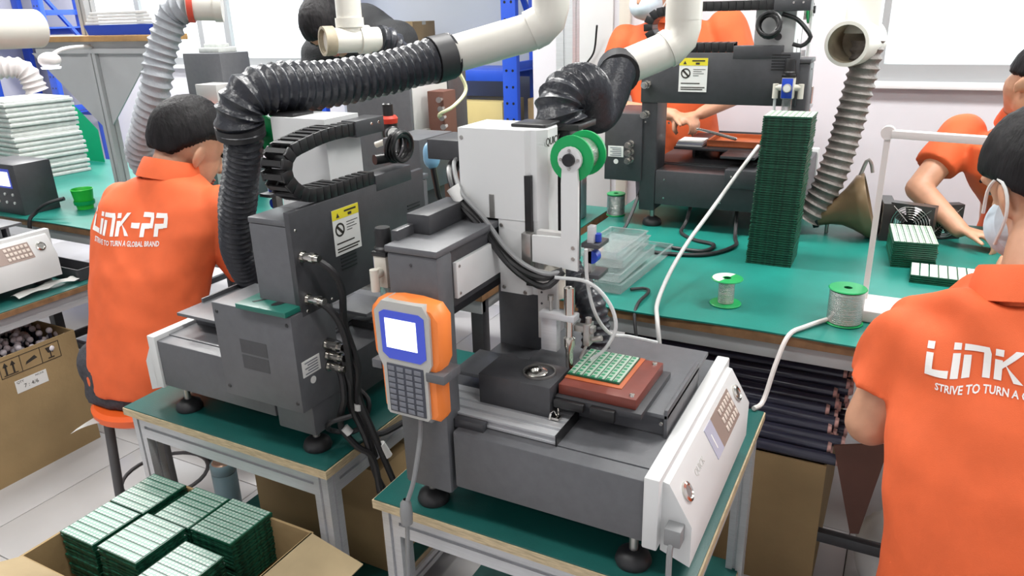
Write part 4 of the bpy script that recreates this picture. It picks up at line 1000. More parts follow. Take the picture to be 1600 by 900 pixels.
def box_stack(n, x, y, zt, sx, sy, nstrip, which):
    pitch = 0.0085
    board_stack(n, x, y, zt - n * pitch, sx, sy, pitch, 'of the ' + which + ' stack in the open box', 'top circuit board of the ' + which + ' stack in the open box', which + ' stack in the open box', m_pads, nstrip, 'x', jit=0.002)
box_stack(14, -1.496, 0.800, 0.447, 0.112, 0.120, 6, 'near left')
box_stack(14, -1.492, 0.922, 0.449, 0.116, 0.120, 6, 'far left')
box_stack(16, -1.360, 0.803, 0.452, 0.124, 0.125, 6, 'middle')
box_stack(15, -1.352, 0.930, 0.448, 0.112, 0.118, 6, 'back middle')
box_stack(15, -1.228, 0.932, 0.450, 0.124, 0.122, 7, 'back right')
box_stack(15, -1.222, 0.783, 0.437, 0.116, 0.130, 7, 'near right')

bl = carton('tall brown cardboard box of pearl ended tubes under the left table', -3.12, -2.607, 0.93, 1.475, 0.45)
# printed marks and delivery note on its right side
xw = -2.6066
fmw = frame_m((xw, 1.20, 0.375), (0, 1, 0), (0, 0, 1))
g = G()
def bar2(g, m, x0, x1, y0, y1): g.prism([(x0, y0), (x1, y0), (x1, y1), (x0, y1)], 'z', 0.0, 0.0006, m=m)
for x0, x1, y0, y1 in ((0, .21, 0, .002), (0, .21, .060, .062), (0, .002, 0, .062), (.070, .072, 0, .062), (.140, .142, 0, .062), (.208, .21, 0, .062)): bar2(g, fmw, x0, x1, y0, y1)
for o in (0.020, 0.045):
    bar2(g, fmw, o - .003, o + .003, .010, .040); g.prism([(o - .009, .038), (o + .009, .038), (o, .054)], 'z', 0, .0006, m=fmw)
bar2(g, fmw, .010, .058, .006, .009)
g.prism([(.085, .020), (.128, .030), (.120, .042), (.090, .030)], 'z', 0, .0006, m=fmw)
g.prism([(.160, .050), (.190, .050), (.183, .030), (.167, .030)], 'z', 0, .0006, m=fmw); bar2(g, fmw, .173, .177, .012, .030); bar2(g, fmw, .164, .186, .008, .012)
g.build('printed_handling_marks', m_ink, bl)
nt = G().box(xw, xw + .0007, 1.235, 1.345, 0.305, 0.352).build('delivery_note', m_label, bl, label='white paper delivery note')
fmn = frame_m((xw + .0008, 1.235, 0.305), (0, 1, 0), (0, 0, 1))
plate_text('QTY', 0.012, 'lettering', m_ink, nt, wm(nt).inverted() @ fmn @ Matrix.Translation((0.018, 0.038, 0)))
plate_text('7 : 4/6', 0.020, 'lettering', m_ink, nt, wm(nt).inverted() @ fmn @ Matrix.Translation((0.052, 0.018, 0)))
plate_text('NO.216', 0.009, 'lettering', m_ink, nt, wm(nt).inverted() @ fmn @ Matrix.Translation((0.085, 0.040, 0)))
tube0 = None
for i in range(230):
    x = random.uniform(-2.98, -2.635); y = random.uniform(0.96, 1.45); z = 0.420 + 0.02 * noise.noise(V(x * 6, y * 6, 0)) + random.uniform(-.015, .022)
    if tube0 is None:
        tube0 = thing('component_tube', 'pearl ended tube standing in the tall brown box under the left table', 'tube', (x, y, z - .37), 0, 'tubes in the tall brown box')
        G().cyl((0, 0, 0), (0, 0, 0.37), 0.0065, None, 8).build('tube_wall', m_tubes, tube0, local=True)
        G().ball((0, 0, 0.372), 0.0115, 10, 6).build('end_plug', m_bead, tube0, local=True)
    else:
        t = dup(tube0, (x, y, z - .37)); t.rotation_euler = (random.uniform(-.12, .12), random.uniform(-.12, .12), 0)

# stool
st = thing('stool', 'orange plastic stool under the left worker', 'stool', (-1.93, 1.26, 0))
G().lathe([(0, 0.405), (0.135, 0.405), (0.152, 0.418), (0.155, 0.438), (0.145, 0.450), (0.09, 0.446), (0, 0.444)], (-1.93, 1.26, 0), (0, 0, 1), 36).build('seat', m_stool, st)
for dx, dy in ((-0.045, -0.125), (0.120, -0.06), (0.06, 0.125), (-0.12, 0.06)):
    G().sweep([(-1.93 + dx * .9, 1.26 + dy * .9, 0.407), (-1.93 + dx * 1.1, 1.26 + dy * 1.1, 0.0)], 0.014, 12).build('leg', m_gleg, st)
G().sweep([(-1.93 + .125 * math.cos(a), 1.26 + .125 * math.sin(a), 0.16) for a in [2 * PI * k / 28 for k in range(29)]], 0.006, 8, closed=False).build('foot_ring', m_gleg, st)
g = G(); n = 12
R = [[V(-2.02 + 0.20 * i / n * 1.0, 1.085 + 0.10 * (i / n) + 0.010 * math.sin(j), 0.453 - 0.02 * (j / 5) ** 2 - 0.045 * ((1 - i / n) ** 3) - 0.0) + V(-0.05 * j / 5 * .2, -0.09 * j / 5 + .08, 0) for i in range(n + 1)] for j in range(6)]
g.b.verts.ensure_lookup_table()
rows = [[g.b.verts.new(p) for p in r] for r in R]
for a, b in zip(rows, rows[1:]):
    for i in range(n): f = g.b.faces.new((a[i], a[i + 1], b[i + 1], b[i])); f.smooth = True
bmesh.ops.solidify(g.b, geom=g.b.faces[:], thickness=0.004)
tag(move_base(g.build('cushion_sheet', m_paper), (-1.93, 1.12, 0.44)), 'white sheet hanging over the edge of the orange stool', 'sheet')
fk = thing('vacuum_flask', 'blue grey flask with copper lid on the floor behind the left table', 'flask', (-1.765, 1.345, 0))
G().lathe([(0, 0.0), (0.036, 0.0), (0.038, 0.006), (0.038, 0.165), (0.036, 0.168), (0, 0.168)], (-1.765, 1.345, 0)).build('flask_body', m_thermos, fk)
lid = G().lathe([(0.0, .168), (0.035, .168), (0.038, 0.172), (0.038, 0.198), (0.034, 0.203), (0, 0.203)], (-1.765, 1.345, 0)).build('lid', m_thermos, fk)
G().lathe([(0.0, .2035), (0.032, .203), (0.028, 0.207), (0, 0.208)], (-1.765, 1.345, 0)).build('lid_disc', m_copper, lid)
carton('closed cardboard box on the lower shelf of the left aluminium table', -1.50, -1.06, 1.24, 1.52, 0.30, open_top=False, z0=0.1285)
# box of long tubes at the right, under the bench
carton('cardboard box under the bench holding a bundle of long dark tubes', -0.56, -0.075, 1.785, 2.40, 0.40)
ctr = []
for r in range(12):
    for c in range(6):
        ctr.append((1.80 + 0.0275 * c + 0.020 * r + random.uniform(-.004, .004), 0.4165 + r * 0.0165 + random.uniform(-.003, .003), r, c))
tb0 = None
for (y, z, r, c) in ctr:
    x1 = -0.075 + random.uniform(-.03, .03)
    if tb0 is None:
        tb0 = thing('packing_tube', 'long dark tube in the bundle lying on the cardboard box under the bench', 'tube', (x1, y, z), 0, 'bundle of long dark tubes')
        G().cyl((-0.58, 0, 0), (0, 0, 0), 0.0152, None, 10).build('tube_wall', m_tubes, tb0, local=True)
        G().lathe([(0.0142, 0), (0.0152, 0.001), (0.013, 0.009), (0, 0.009)], (0, 0, 0), (1, 0, 0), 10).build('end_plug', m_tubend, tb0, local=True)
    else:
        q = dup(tb0, (x1, y, z), random.uniform(-.03, .03)); q['label'] = 'long dark tube under the bench, %s row up and %s from the front' % (nth(r + 1), nth(c + 1))
tb0['label'] = 'long dark tube under the bench, lowest row and nearest the front'
fb = G(); m4 = Matrix.Translation((-0.066, 1.76, 0.0))
fb.prism([(-0.065, 0.47), (0.030, 0.50), (0.055, 0.50), (0.020, 0.235), (0.0, 0.23)], 'y', 1.775, 1.781)
tag(move_base(fb.build('cardboard_flap', m_brownbox), (0.0, 1.778, 0.23)), 'dark brown pointed cardboard flap beside the bundle of tubes', 'cardboard')
sk = G().ball((0.085, 1.92, 0.10), (0.07, 0.09, 0.11), 24, 16, None, lambda d: 1 + .08 * noise.noise(d * 5) + .04 * noise.noise(d * 14))
sk = tag(sk.build('woven_sack', m_paper), 'pale woven sack on the floor beside the right worker', 'sack'); move_base(sk, (0.085, 1.92, 0))

# ---------------------------------------------------------------- left bench, shelf and rear things
LT = 0.7505
ts = thing('bench_shelf', 'bench top shelf with wooden board on grey T shaped brackets', 'shelf', (-2.93, 2.0, LT))
profile_bar('z', (-2.945, 2.02), LT, 1.385, 0.045, 0.045).build('post', m_bracket, ts)
profile_bar('x', (2.02, 1.405), -3.30, -2.52, 0.05, 0.045).build('cross_rail', m_bracket, ts)
G().prism([(-3.36, 1.383), (-2.97, 1.383), (-2.97, 1.08)], 'y', 2.012, 2.018).build('gusset', m_bracket, ts)
G().prism([(-2.61, 1.383), (-2.92, 1.383), (-2.92, 1.10)], 'y', 2.012, 2.018).build('gusset', m_bracket, ts)
G().box(-3.45, -2.50, 1.965, 2.105, 1.428, 1.450, 0.002).build('shelf_board', m_wood, ts)
profile_bar('z', (-3.02, 2.07), 1.450, 2.2, 0.05, 0.05).build('upper_post', m_bracket, ts)
ct = thing('parts_crate', 'flat blue crate heaped with white sheets on the wooden shelf', 'crate', (-2.72, 2.04, 1.4505))
g = G(); g.prism([(-2.915, 1.451), (-2.545, 1.451), (-2.525, 1.488), (-2.935, 1.488)], 'y', 1.985, 2.095); g.build('crate_body', m_bluep, ct)
for k in range(4): G().box(-2.93 + .012 * k, -2.53 - .010 * k, 1.99, 2.09, 1.489 + k * .012, 1.499 + k * .012, .002).build('sheet', m_paper, ct)
# stack of pale trays with a green sheet behind
for k in range(16):
    s = 1.0 if k < 9 else 0.9
    o = tag(G().box(-0.20 * s, 0.20 * s, -0.17, 0.17, 0, 0.016, 0.003).box(-0.19 * s, 0.19 * s, -0.16, 0.16, 0.016, 0.024).build('pale_tray', m_trayst), None, 'tray', 'stack of pale trays on the left bench')
    o['label'] = (nth(16 - k) + ' pale grey tray from the top of the stack at the left border') if k < 15 else 'topmost pale grey tray of the stack at the left border'
    o.location = (-4.12 + random.uniform(-.006, .006), 2.36 + random.uniform(-.006, .006), LT + k * 0.0245); o.rotation_euler = (0, 0, -0.10 + random.uniform(-.01, .01))
g = G()
n = 16
R = [[V(-5.1 + 1.06 * i / n, 2.66 + 0.03 * math.sin(i / n * 2), LT + j * 0.33 * (1 - 0.45 * max(0, i / n - .82) / .18)) for i in range(n + 1)] for j in (0, 1)]
rows = [[g.b.verts.new(p) for p in r] for r in R]
for i in range(n): f = g.b.faces.new((rows[0][i], rows[0][i + 1], rows[1][i + 1], rows[1][i])); f.smooth = True
bmesh.ops.solidify(g.b, geom=g.b.faces[:], thickness=0.004)
tag(move_base(g.build('green_sheet', m_gfoil), (-4.1, 2.62, LT)), 'bright green plastic sheet standing behind the pale tray stack', 'sheet')
ob = thing('orange_packet', 'orange packet lying at the foot of the pale tray stack', 'packet', (-3.72, 2.02, LT))
G().prism([(-3.80, LT), (-3.60, LT), (-3.60, LT + .03), (-3.80, LT + .045)], 'y', 1.96, 2.10).build('packet_body', m_or2, ob)
G().box(-3.79, -3.61, 1.955, 1.96, LT + .004, LT + .022).build('packet_band', m_stool, ob)
cp = thing('plastic_cup', 'bright green plastic cup on the bench behind the left worker', 'cup', (-3.10, 1.93, LT))
G().lathe([(0, 0.0), (0.032, 0.0), (0.043, 0.082), (0.045, 0.084), (0.042, 0.086), (0.040, 0.082), (0.030, 0.004), (0, 0.004)], (-3.10, 1.93, LT)).build('cup_body', m_cup, cp)
G().lathe([(0.0385, 0.020), (0.0405, 0.020), (0.042, 0.036), (0.040, 0.036)], (-3.10, 1.93, LT), closed=True).build('cup_band', m_green, cp)
sc2 = thing('controller_box', 'dark controller box with small lit screen at the left border', 'controller', (-3.35, 1.82, LT))
cbx = G().box(-3.48, -3.225, 1.745, 1.90, LT, 0.962, 0.003).build('case', m_dark, sc2)
G().box(-3.46, -3.275, 1.7425, 1.744, 0.870, 0.930).build('lit_screen', m_lcd, cbx)
G().box(-3.468, -3.265, 1.744, 1.7455, 0.862, 0.942).build('screen_bezel', m_bezel, cbx)
for i in range(4):
    for j in range(2): G().cyl((-3.44 + .055 * i, 1.745, 0.835 - .035 * j), (-3.44 + .055 * i, 1.741, 0.835 - .035 * j), 0.006, None, 12).build('button', m_label, cbx)
tag(G().tube([(-3.02, 1.80, 0.83), (-3.08, 1.76, 0.81), (-3.13, 1.735, 0.775), (-3.14, 1.705, 0.73), (-3.14, 1.70, 0.55)], 0.008, 8).build('cable', m_rubber), 'black cable rising over the bench edge beside the green cup', 'cable')
# on the left table beside machine D
pp = G(); n = 10
rows = [[pp.b.verts.new(V(-2.70 + .055 * j / 3 + .006 * math.sin(i * .8), 1.34 + .22 * i / n, 0.604 + .010 * abs(math.sin(i * .7 + j)) + .008)) for i in range(n + 1)] for j in range(4)]
for a, b in zip(rows, rows[1:]):
    for i in range(n): f = pp.b.faces.new((a[i], a[i + 1], b[i + 1], b[i])); f.smooth = True
bmesh.ops.solidify(pp.b, geom=pp.b.faces[:], thickness=0.008)
tag(move_base(pp.build('white_cloth', m_paper), (-2.67, 1.45, 0.604)), 'crumpled white cloth on the left table below the white panel', 'cloth')
bt = thing('parts_tray', 'dark parts tray on the left table behind the white cloth', 'tray', (-2.78, 1.60, 0.6005))
G().box(-2.95, -2.65, 1.565, 1.645, 0.6005, 0.606, .001).build('tray_floor', m_dark, bt)
g = G(); g.box(-2.95, -2.65, 1.565, 1.569, .606, .645); g.box(-2.95, -2.65, 1.641, 1.645, .606, .645); g.box(-2.95, -2.946, 1.569, 1.641, .606, .645); g.box(-2.654, -2.65, 1.569, 1.641, .606, .645); g.build('tray_wall', m_dark, bt)
for k, (x, y) in enumerate(((-3.02, 1.24), (-3.01, 1.235))):
    tag(move_base(G().box(x - .10, x + .06, y - .09, y + .09, 0.8405 + .016 * k, 0.8405 + .016 * k + .015, .001).build('fixture_plate', m_trayst if k else m_alu), (x, y, .8405 + .016 * k)), 'pale plate on the left border machine, %s of two' % ('upper' if k else 'lower'), 'plate')
# rear machines on the left bench (behind the left machine)
ea = thing('control_unit', 'dark grey unit with cable socket between the two front machines', 'machine', (-1.29, 1.90, LT))
u = G().box(-1.385, -1.255, 1.80, 1.98, 1.00, 1.155, 0.002).build('unit_case', m_grey, ea)
G().box(-1.360, -1.28, 1.82, 1.96, LT, 1.00, 0.002).build('unit_column', m_dark, ea)
screws([(-1.37 + .055 * i, 1.80, 1.135 - .09 * j) for i in (0, 1) for j in (0, 1)], (0, -1, 0), 0.004).build('screw', m_chrome, u)
G().cyl((-1.265, 1.80, 1.045), (-1.258, 1.775, 1.050), 0.012, None, 14).build('cable_socket', m_offw, u)
G().tube([(-1.258, 1.775, 1.05), (-1.30, 1.745, 1.02), (-1.35, 1.76, 0.95), (-1.37, 1.80, 0.85)], 0.006, 8).build('cable', m_cable, u)
eb = thing('soldering_station', 'tall grey box with pale side under the black horizontal hose', 'machine', (-1.63, 2.25, LT))
G().box(-1.81, -1.53, 2.16, 2.40, LT, 1.285, 0.003).build('station_case', m_grey, eb)
G().box(-1.53, -1.526, 2.17, 2.39, 0.95, 1.26, 0.001).build('pale_side', m_ltgrey, eb)
G().box(-1.68, -1.54, 2.42, 2.55, 0.95, 1.34, 0.002).build('rear_case', m_dark, eb)
rg = thing('air_regulator', 'black air regulator with red ring and round gauge', 'regulator', (-1.470, 1.95, 1.02))
G().lathe([(0, .085), (.020, .085), (.026, .12), (.026, .155), (0, .155)], (-1.47, 1.95, 1.02)).build('body', m_black, rg)
G().lathe([(0, .155), (.028, .155), (.030, .17), (.024, .178), (0, .178)], (-1.47, 1.95, 1.02), n=24).build('red_ring', m_red, rg)
G().lathe([(0, .178), (.017, .178), (.017, .213), (.013, .217), (0, .217)], (-1.47, 1.95, 1.02)).build('knob', m_black, rg)
gg = G().lathe([(0, 0), (.024, 0), (.024, .02), (.022, .022), (0, .0215)], (-1.450, 1.935, 1.145), (0.8, -0.6, 0.05)).build('gauge', m_black, rg)
G().lathe([(0, .0216), (.020, .0216), (.020, .0226), (0, .0226)], (-1.450, 1.935, 1.145), (0.8, -0.6, 0.05)).build('dial', m_label, gg)
G().lathe([(0, .0), (.018, .002), (.022, .02), (.022, .085), (0, .085)], (-1.47, 1.95, 1.02)).build('bowl', m_offw, rg)
G().cyl((-1.49, 1.945, 1.115), (-1.52, 1.94, 1.105), 0.010, None, 12).build('elbow_fitting', m_offw, rg)
G().box(-1.475, -1.455, 1.965, 2.16, 1.12, 1.128).build('mounting_plate', m_steel, rg)
tag(G().tube([(-1.367, 2.212, 1.32), (-1.346, 2.225, 1.253), (-1.355, 2.161, 1.208), (-1.39, 2.13, 1.185), (-1.437, 2.19, 1.165)], 0.006, 8).build('air_tube', m_ylw), 'pale yellow tube curving down behind the grey boxes', 'tube')
bx = thing('valve_block', 'brown box with small chrome fittings below the pale yellow tube', 'valve', (-1.47, 2.26, LT))
G().box(-1.50, -1.435, 2.22, 2.30, LT, 1.245, .002).build('valve_case', m_brownbox, bx)
for k in range(4): G().cyl((-1.445 + .004 * k, 2.22, 1.22 - .03 * k), (-1.435 + .004 * k, 2.19, 1.22 - .03 * k), .010, None, 10).build('fitting', m_chrome, bx)
gl = thing('rubber_bulb', 'light blue rubber bulb beside the front machine head', 'rubber bulb', (-1.075, 1.60, 1.05))
G().ball((-1.090, 1.615, 1.160), (0.022, 0.022, 0.030), 18, 12, None, lambda d: 1.0 if d.z > -.2 else 1.0 + 0.5 * (-d.z - .2)).build('bulb', M('light_blue_rubber', (0.25, 0.50, 0.72), 0.35), gl)
G().sweep([(-1.088, 1.613, 1.135), (-1.08, 1.62, 1.05), (-1.07, 1.74, 0.80), (-1.07, 1.76, 0.7505)], 0.008, 8).build('bulb_holder', m_black, gl)
# far machine between the left worker and the window
ec = thing('soldering_station', 'dark grey machine with small pale box at the window behind the left worker', 'machine', (-2.68, 2.40, LT))
G().box(-2.785, -2.565, 2.30, 2.46, LT, 1.365, 0.003).build('station_case', m_grey, ec)
G().box(-2.62, -2.50, 2.20, 2.295, 1.155, 1.250, 0.002).box(-2.60, -2.52, 2.22, 2.29, LT, 1.155).build('pale_box', m_ltgrey, ec)
G().box(-2.565, -2.495, 2.17, 2.198, 1.06, 1.16, 0.002).build('orange_panel', m_stool, ec)
tag(move_base(G().box(-2.73, -2.61, 2.34, 2.44, 1.3655, 1.385, .002).box(-2.715, -2.63, 2.36, 2.42, 1.385, 1.40, .002).build('circuit_assembly', m_trayst), (-2.67, 2.39, 1.3655)), 'silvery assembly lying on top of the dark grey window machine', 'assembly')
# papers and plates in front of the left worker
for k, (x, y, sx, sy, r, m) in enumerate(((-1.72, 1.95, .24, .17, .3, m_paper), (-1.62, 1.86, .21, .15, -.2, m_label), (-1.55, 2.02, .22, .16, .1, m_paper))):
    o = tag(G().box(-sx / 2, sx / 2, -sy / 2, sy / 2, 0, .006, .001).build('paper_sheet', m), ('white paper sheet on the rear bench, %s of three by the left worker' % ('first', 'second', 'third')[k]), 'paper')
    o.location = (x, y, LT + .007 * k); o.rotation_euler = (0, 0, r)
for k in range(7):
    o = tag(G().box(-.09, .09, -.07, .07, 0, .007, .001).build('dark_tray', m_dark), (nth(7 - k) + ' thin dark tray from the top of the pile before the left worker') if k < 6 else 'topmost thin dark tray of the pile in front of the left worker', 'tray', 'thin dark trays in front of the left worker')
    o.location = (-1.97 + random.uniform(-.004, .004), 1.87, LT + .012 * k); o.rotation_euler = (0, 0, .2 + random.uniform(-.04, .04))

# blue rack in the alcove with cartons
def rack(label, xr, xl, zs, top):
    rk = thing('storage_rack', label, 'rack', ((xr + xl) / 2, 4.0, 0))
    for x in (xr, xl):
        for y in (3.88, 4.22):
            G().box(x - .045, x + .045, y - .02, y + .02, 0, top, .002).build('post', m_blue, rk)
    g = G()
    for k in range(24): g.cyl((xr - .02, 3.8595, .1 + k * .09), (xr - .02, 3.861, .1 + k * .09), .008, None, 8); g.cyl((xr + .02, 3.8595, .1 + k * .09), (xr + .02, 3.861, .1 + k * .09), .008, None, 8)
    h = g.build('post_holes', m_black, rk); h['kind'] = 'stuff'
    for z in zs:
        G().box(xl + .045, xr - .045, 3.87, 3.90, z - .06, z, .002).build('beam', m_blue, rk); G().box(xl + .045, xr - .045, 4.20, 4.23, z - .06, z, .002).build('beam', m_blue, rk)
        G().box(xl - .02, xr + .02, 3.90, 4.20, z - .012, z, .001).build('shelf_board', m_blue, rk)
    for z in (1.22, 0.85, 1.60): G().box(xr - .015, xr + .015, 3.90, 4.20, z - .04, z, .001).build('side_brace', m_blue, rk)
    G().sweep([(xr, 3.90, 1.75), (xr, 4.20, 1.35)], .018, 4).build('diagonal_brace', m_blue, rk)
rack('blue steel storage rack against the grey back wall', -2.045, -3.45, (0.78, 1.18), 2.3)
rack('blue steel storage rack at the top left corner behind the cream pipe', -6.25, -7.1, (0.80, 1.47), 2.3)
wl = thing('work_lamp', 'lit white work lamp under the wooden shelf at the left border', 'lamp', (-2.80, 1.735, 1.345))
lh = G().ball((-2.80, 1.735, 1.375), (0.042, 0.036, 0.028), 20, 12).build('lamp_head', m_lampw, wl)
G().lathe([(0, 0), (0.030, 0.0), (0.033, 0.006), (0, 0.010)], (-2.80, 1.735, 1.345), (0, 0, 1)).build('lit_cover', m_glow, lh)
G().tube([(-2.82, 1.75, 1.385), (-2.87, 1.83, 1.405), (-2.92, 1.93, 1.410), (-2.935, 2.00, 1.408)], 0.008, 8).build('lamp_arm', m_lampw, wl)
def closed_box(label, x0, x1, y0, y1, z0, z1, mat, tape=None, lab=False):
    t = thing('carton', label, 'box', ((x0 + x1) / 2, (y0 + y1) / 2, z0))
    b = G().box(x0, x1, y0, y1, z0, z1, .003).build('carton_body', mat, t)
    G().box(x0 - .0004, x1 + .0004, (y0 + y1) / 2 - .02, (y0 + y1) / 2 + .02, z1 - .02, z1 + .0006).build('tape', tape or m_film, b)
    if lab: G().box(x0 + .6 * (x1 - x0), x0 + .85 * (x1 - x0), y0 - .001, y0, z0 + .05, z0 + .09).build('box_label', m_label, b)
    return t
closed_box('brown carton on the upper shelf of the blue rack', -3.10, -2.72, 3.92, 4.16, 1.181, 1.45, m_cardd, None, True)
closed_box('pale yellow carton on the lower shelf of the blue rack', -2.52, -2.12, 3.90, 4.18, 0.781, 1.00, m_ybox)
closed_box('small tan carton beside the blue rack post', -1.98, -1.80, 3.95, 4.20, 0.75, 1.02, m_card)
tag(move_base(G().box(-1.985, -1.785, 3.9, 4.25, 0, 0.748, .004).build('cabinet', m_white), (-1.91, 4.07, 0)), 'white cabinet under the small tan carton', 'cabinet')
pl = thing('potted_plant', 'small pot with acid green leaves on the blue rack', 'plant', (-2.58, 3.98, 1.181))
G().lathe([(0, 0), (.05, 0), (.065, .06), (.06, .06), (0, .055)], (-2.58, 3.98, 1.181)).build('pot', m_dark, pl)
for k in range(7):
    a = k * .9; G().prism([(0, -.004), (.05, -.016), (.11, 0), (.05, .016)], 'z', 0, .002, m=Matrix.Translation((-2.58, 3.98, 1.245)) @ Matrix.Rotation(a, 4, 'Z') @ Matrix.Rotation(-.35, 4, 'Y')).build('leaf', m_fl, pl)
cd = thing('parts_case', 'open pale green case on the rear bench behind the front machine', 'case', (-1.20, 2.45, LT))
G().box(-1.36, -1.06, 2.40, 2.60, LT, LT + .20, .004).build('case_body', m_thermos, cd)
G().box(-1.35, -1.07, 2.41, 2.59, LT + .20, LT + .235, .003).build('case_lid', m_fl, cd)
ph = thing('post', 'aluminium profile post standing behind the right bench', 'post', (-1.335, 3.05, 0))
profile_bar('z', (-1.335, 3.05), 0.0, 2.9, 0.075, 0.075).build('profile', m_alu, ph)
pg = thing('plug', 'black plug hanging on a cord against the white pillar', 'plug', (-1.47, 3.50, 1.17))
G().box(-1.49, -1.45, 3.55, 3.584, 1.165, 1.205, .006).build('plug_body', m_black, pg)
G().tube([(-1.47, 3.565, 1.20), (-1.462, 3.565, 1.24), (-1.42, 3.56, 1.30), (-1.39, 3.52, 1.42)], 0.005, 8).build('cord', m_black, pg)

# ---------------------------------------------------------------- people
def bake_mods(o):
    dg = bpy.context.evaluated_depsgraph_get()
    me = bpy.data.meshes.new_from_object(o.evaluated_get(dg))
    o.modifiers.clear(); old = o.data; nm = old.name
    o.data = me; bpy.data.meshes.remove(old); me.name = nm
def organic(g, name, mat, parent, voxel=0.006, smooth=6, wrinkle=None):
    "fuse overlapping solids into one continuous skin"
    o = g.build(name, mat, parent, sharp=False)
    r = o.modifiers.new('fuse', 'REMESH'); r.mode = 'VOXEL'; r.voxel_size = voxel; r.use_smooth_shade = True
    s = o.modifiers.new('soft', 'SMOOTH'); s.factor = 0.5; s.iterations = smooth
    bake_mods(o)
    if wrinkle:
        me = o.data; M0 = wm(o); k = len(me.vertices)
        nr = [0.0] * (k * 3); co = [0.0] * (k * 3)
        me.vertices.foreach_get('normal', nr); me.vertices.foreach_get('co', co)
        for i in range(0, k * 3, 3):
            w = wrinkle(M0 @ Vector(co[i:i + 3]))
            co[i] += nr[i] * w; co[i + 1] += nr[i + 1] * w; co[i + 2] += nr[i + 2] * w
        me.vertices.foreach_set('co', co); me.update()
    for p in o.data.polygons: p.use_smooth = True
    if not o.data.materials: o.data.materials.append(mat)
    return o
def torso(g, rings, rot=0.0, c=(0, 0), n=32, e=2.5):
    "rings (z, x, y, rx, ry) in the person's frame turned by rot round c"
    ca, sa = math.cos(rot), math.sin(rot)
    zs = [r[0] for r in rings]; out = []
    m = 5
    for a, b in zip(rings, rings[1:]):
        for k in range(m): out.append([a[i] * (1 - k / m) + b[i] * (k / m) for i in range(5)])
    out.append(list(rings[-1]))
    R = []
    for z, x, y, rx, ry in out:
        r = []
        for k in range(n):
            t = 2 * PI * k / n; cx, sx = math.cos(t), math.sin(t)
            px = x + rx * math.copysign(abs(cx) ** (2 / e), cx); py = y + ry * math.copysign(abs(sx) ** (2 / e), sx)
            r.append(V(c[0] + ca * px - sa * py, c[1] + sa * px + ca * py, z))
        R.append(r)
    g.rings(R); return g
def head_matrix(c, yaw, pitch, roll=0.0, s=0.93):
    return Matrix.Translation(c) @ Matrix.Rotation(yaw, 4, 'Z') @ Matrix.Rotation(-pitch, 4, 'X') @ Matrix.Rotation(roll, 4, 'Y') @ Matrix.Scale(s, 4)
def add_head(g, m):
    def cap(*pr): g.caps(*[(*(m @ Vector(p[:3])), p[3] * m.to_scale()[0]) for p in pr])
    g.ball((0, -0.008, 0.022), (0.074, 0.094, 0.094), 28, 20, m)
    g.ball((0, 0.022, -0.045), (0.060, 0.066, 0.082), 24, 16, m)
    g.ball((0, 0.058, -0.098), (0.030, 0.026, 0.022), 16, 10, m)
    g.ball((0, 0.060, -0.030), (0.048, 0.030, 0.050), 16, 10, m)
    cap((0, 0.084, 0.012, 0.007), (0, 0.097, -0.018, 0.009), (0, 0.102, -0.032, 0.0125)); cap((-.013, 0.090, -0.034, 0.008), (.013, 0.090, -0.034, 0.008))
    cap((-0.045, 0.070, 0.030, 0.011), (-0.015, 0.083, 0.032, 0.010), (0.015, 0.083, 0.032, 0.010), (0.045, 0.070, 0.030, 0.011))
    for s in (-1, 1):
        mm = m @ Matrix.Translation((s * 0.076, -0.010, -0.018)) @ Matrix.Rotation(s * 0.35, 4, 'Z') @ Matrix.Rotation(-0.15, 4, 'X')
        g.ball((0, 0, 0), (0.008, 0.018, 0.031), 14, 10, mm); g.ball((s * .004, -0.008, 0.004), (0.006, 0.014, 0.026), 12, 8, mm); g.ball((0, 0.004, -0.024), (0.007, 0.009, 0.010), 10, 6, mm)
def add_face(root, m):
    for s in (-1, 1):
        G().ball((s * 0.031, 0.0800, 0.008), (0.012, 0.008, 0.006), 12, 8, m).build('eye', m_eye, root)
        G().sweep([m @ V(s * .016, .0905, .030), m @ V(s * .034, .0875, .034), m @ V(s * .052, .0745, .028)], 0.0035, 6).build('eyebrow', m_hair, root)
    G().ball((0, 0.086, -0.064), (0.024, 0.008, 0.006), 14, 8, m).ball((0, 0.086, -0.073), (0.020, 0.009, 0.006), 14, 8, m).build('lips', m_lip, root)
def add_hair(root, m, front=0.50, side=0.05, back=-0.42, bulk=1.0, mat=m_hair, seed=0):
    def fn(d):
        a = abs(math.atan2(d.x, d.y))            # 0 at the face, pi at the nape
        h = front + (side - front) * min(1, a / 1.45) if a < 1.45 else side + (back - side) * min(1, (a - 1.45) / 0.9)
        if a < .55: h = front
        h += 0.05 * noise.noise(Vector((d.x * 9 + seed, d.y * 9, 3)))
        t = max(0, min(1, (d.z - h) / 0.16 + .5)); t = t * t * (3 - 2 * t)
        st = 0.022 * noise.noise(Vector((d.x * 7 + seed, d.y * 7, d.z * 2.5))) + 0.012 * noise.noise(Vector((d.x * 24, d.y * 24 + seed, d.z * 5)))
        return (0.86 + t * (0.185 * bulk + 0.03 * max(0, d.z)) + st * t)
    G().ball((0, -0.010, 0.024), (0.083, 0.103, 0.104), 72, 52, m, fn).build('hair', mat, root)
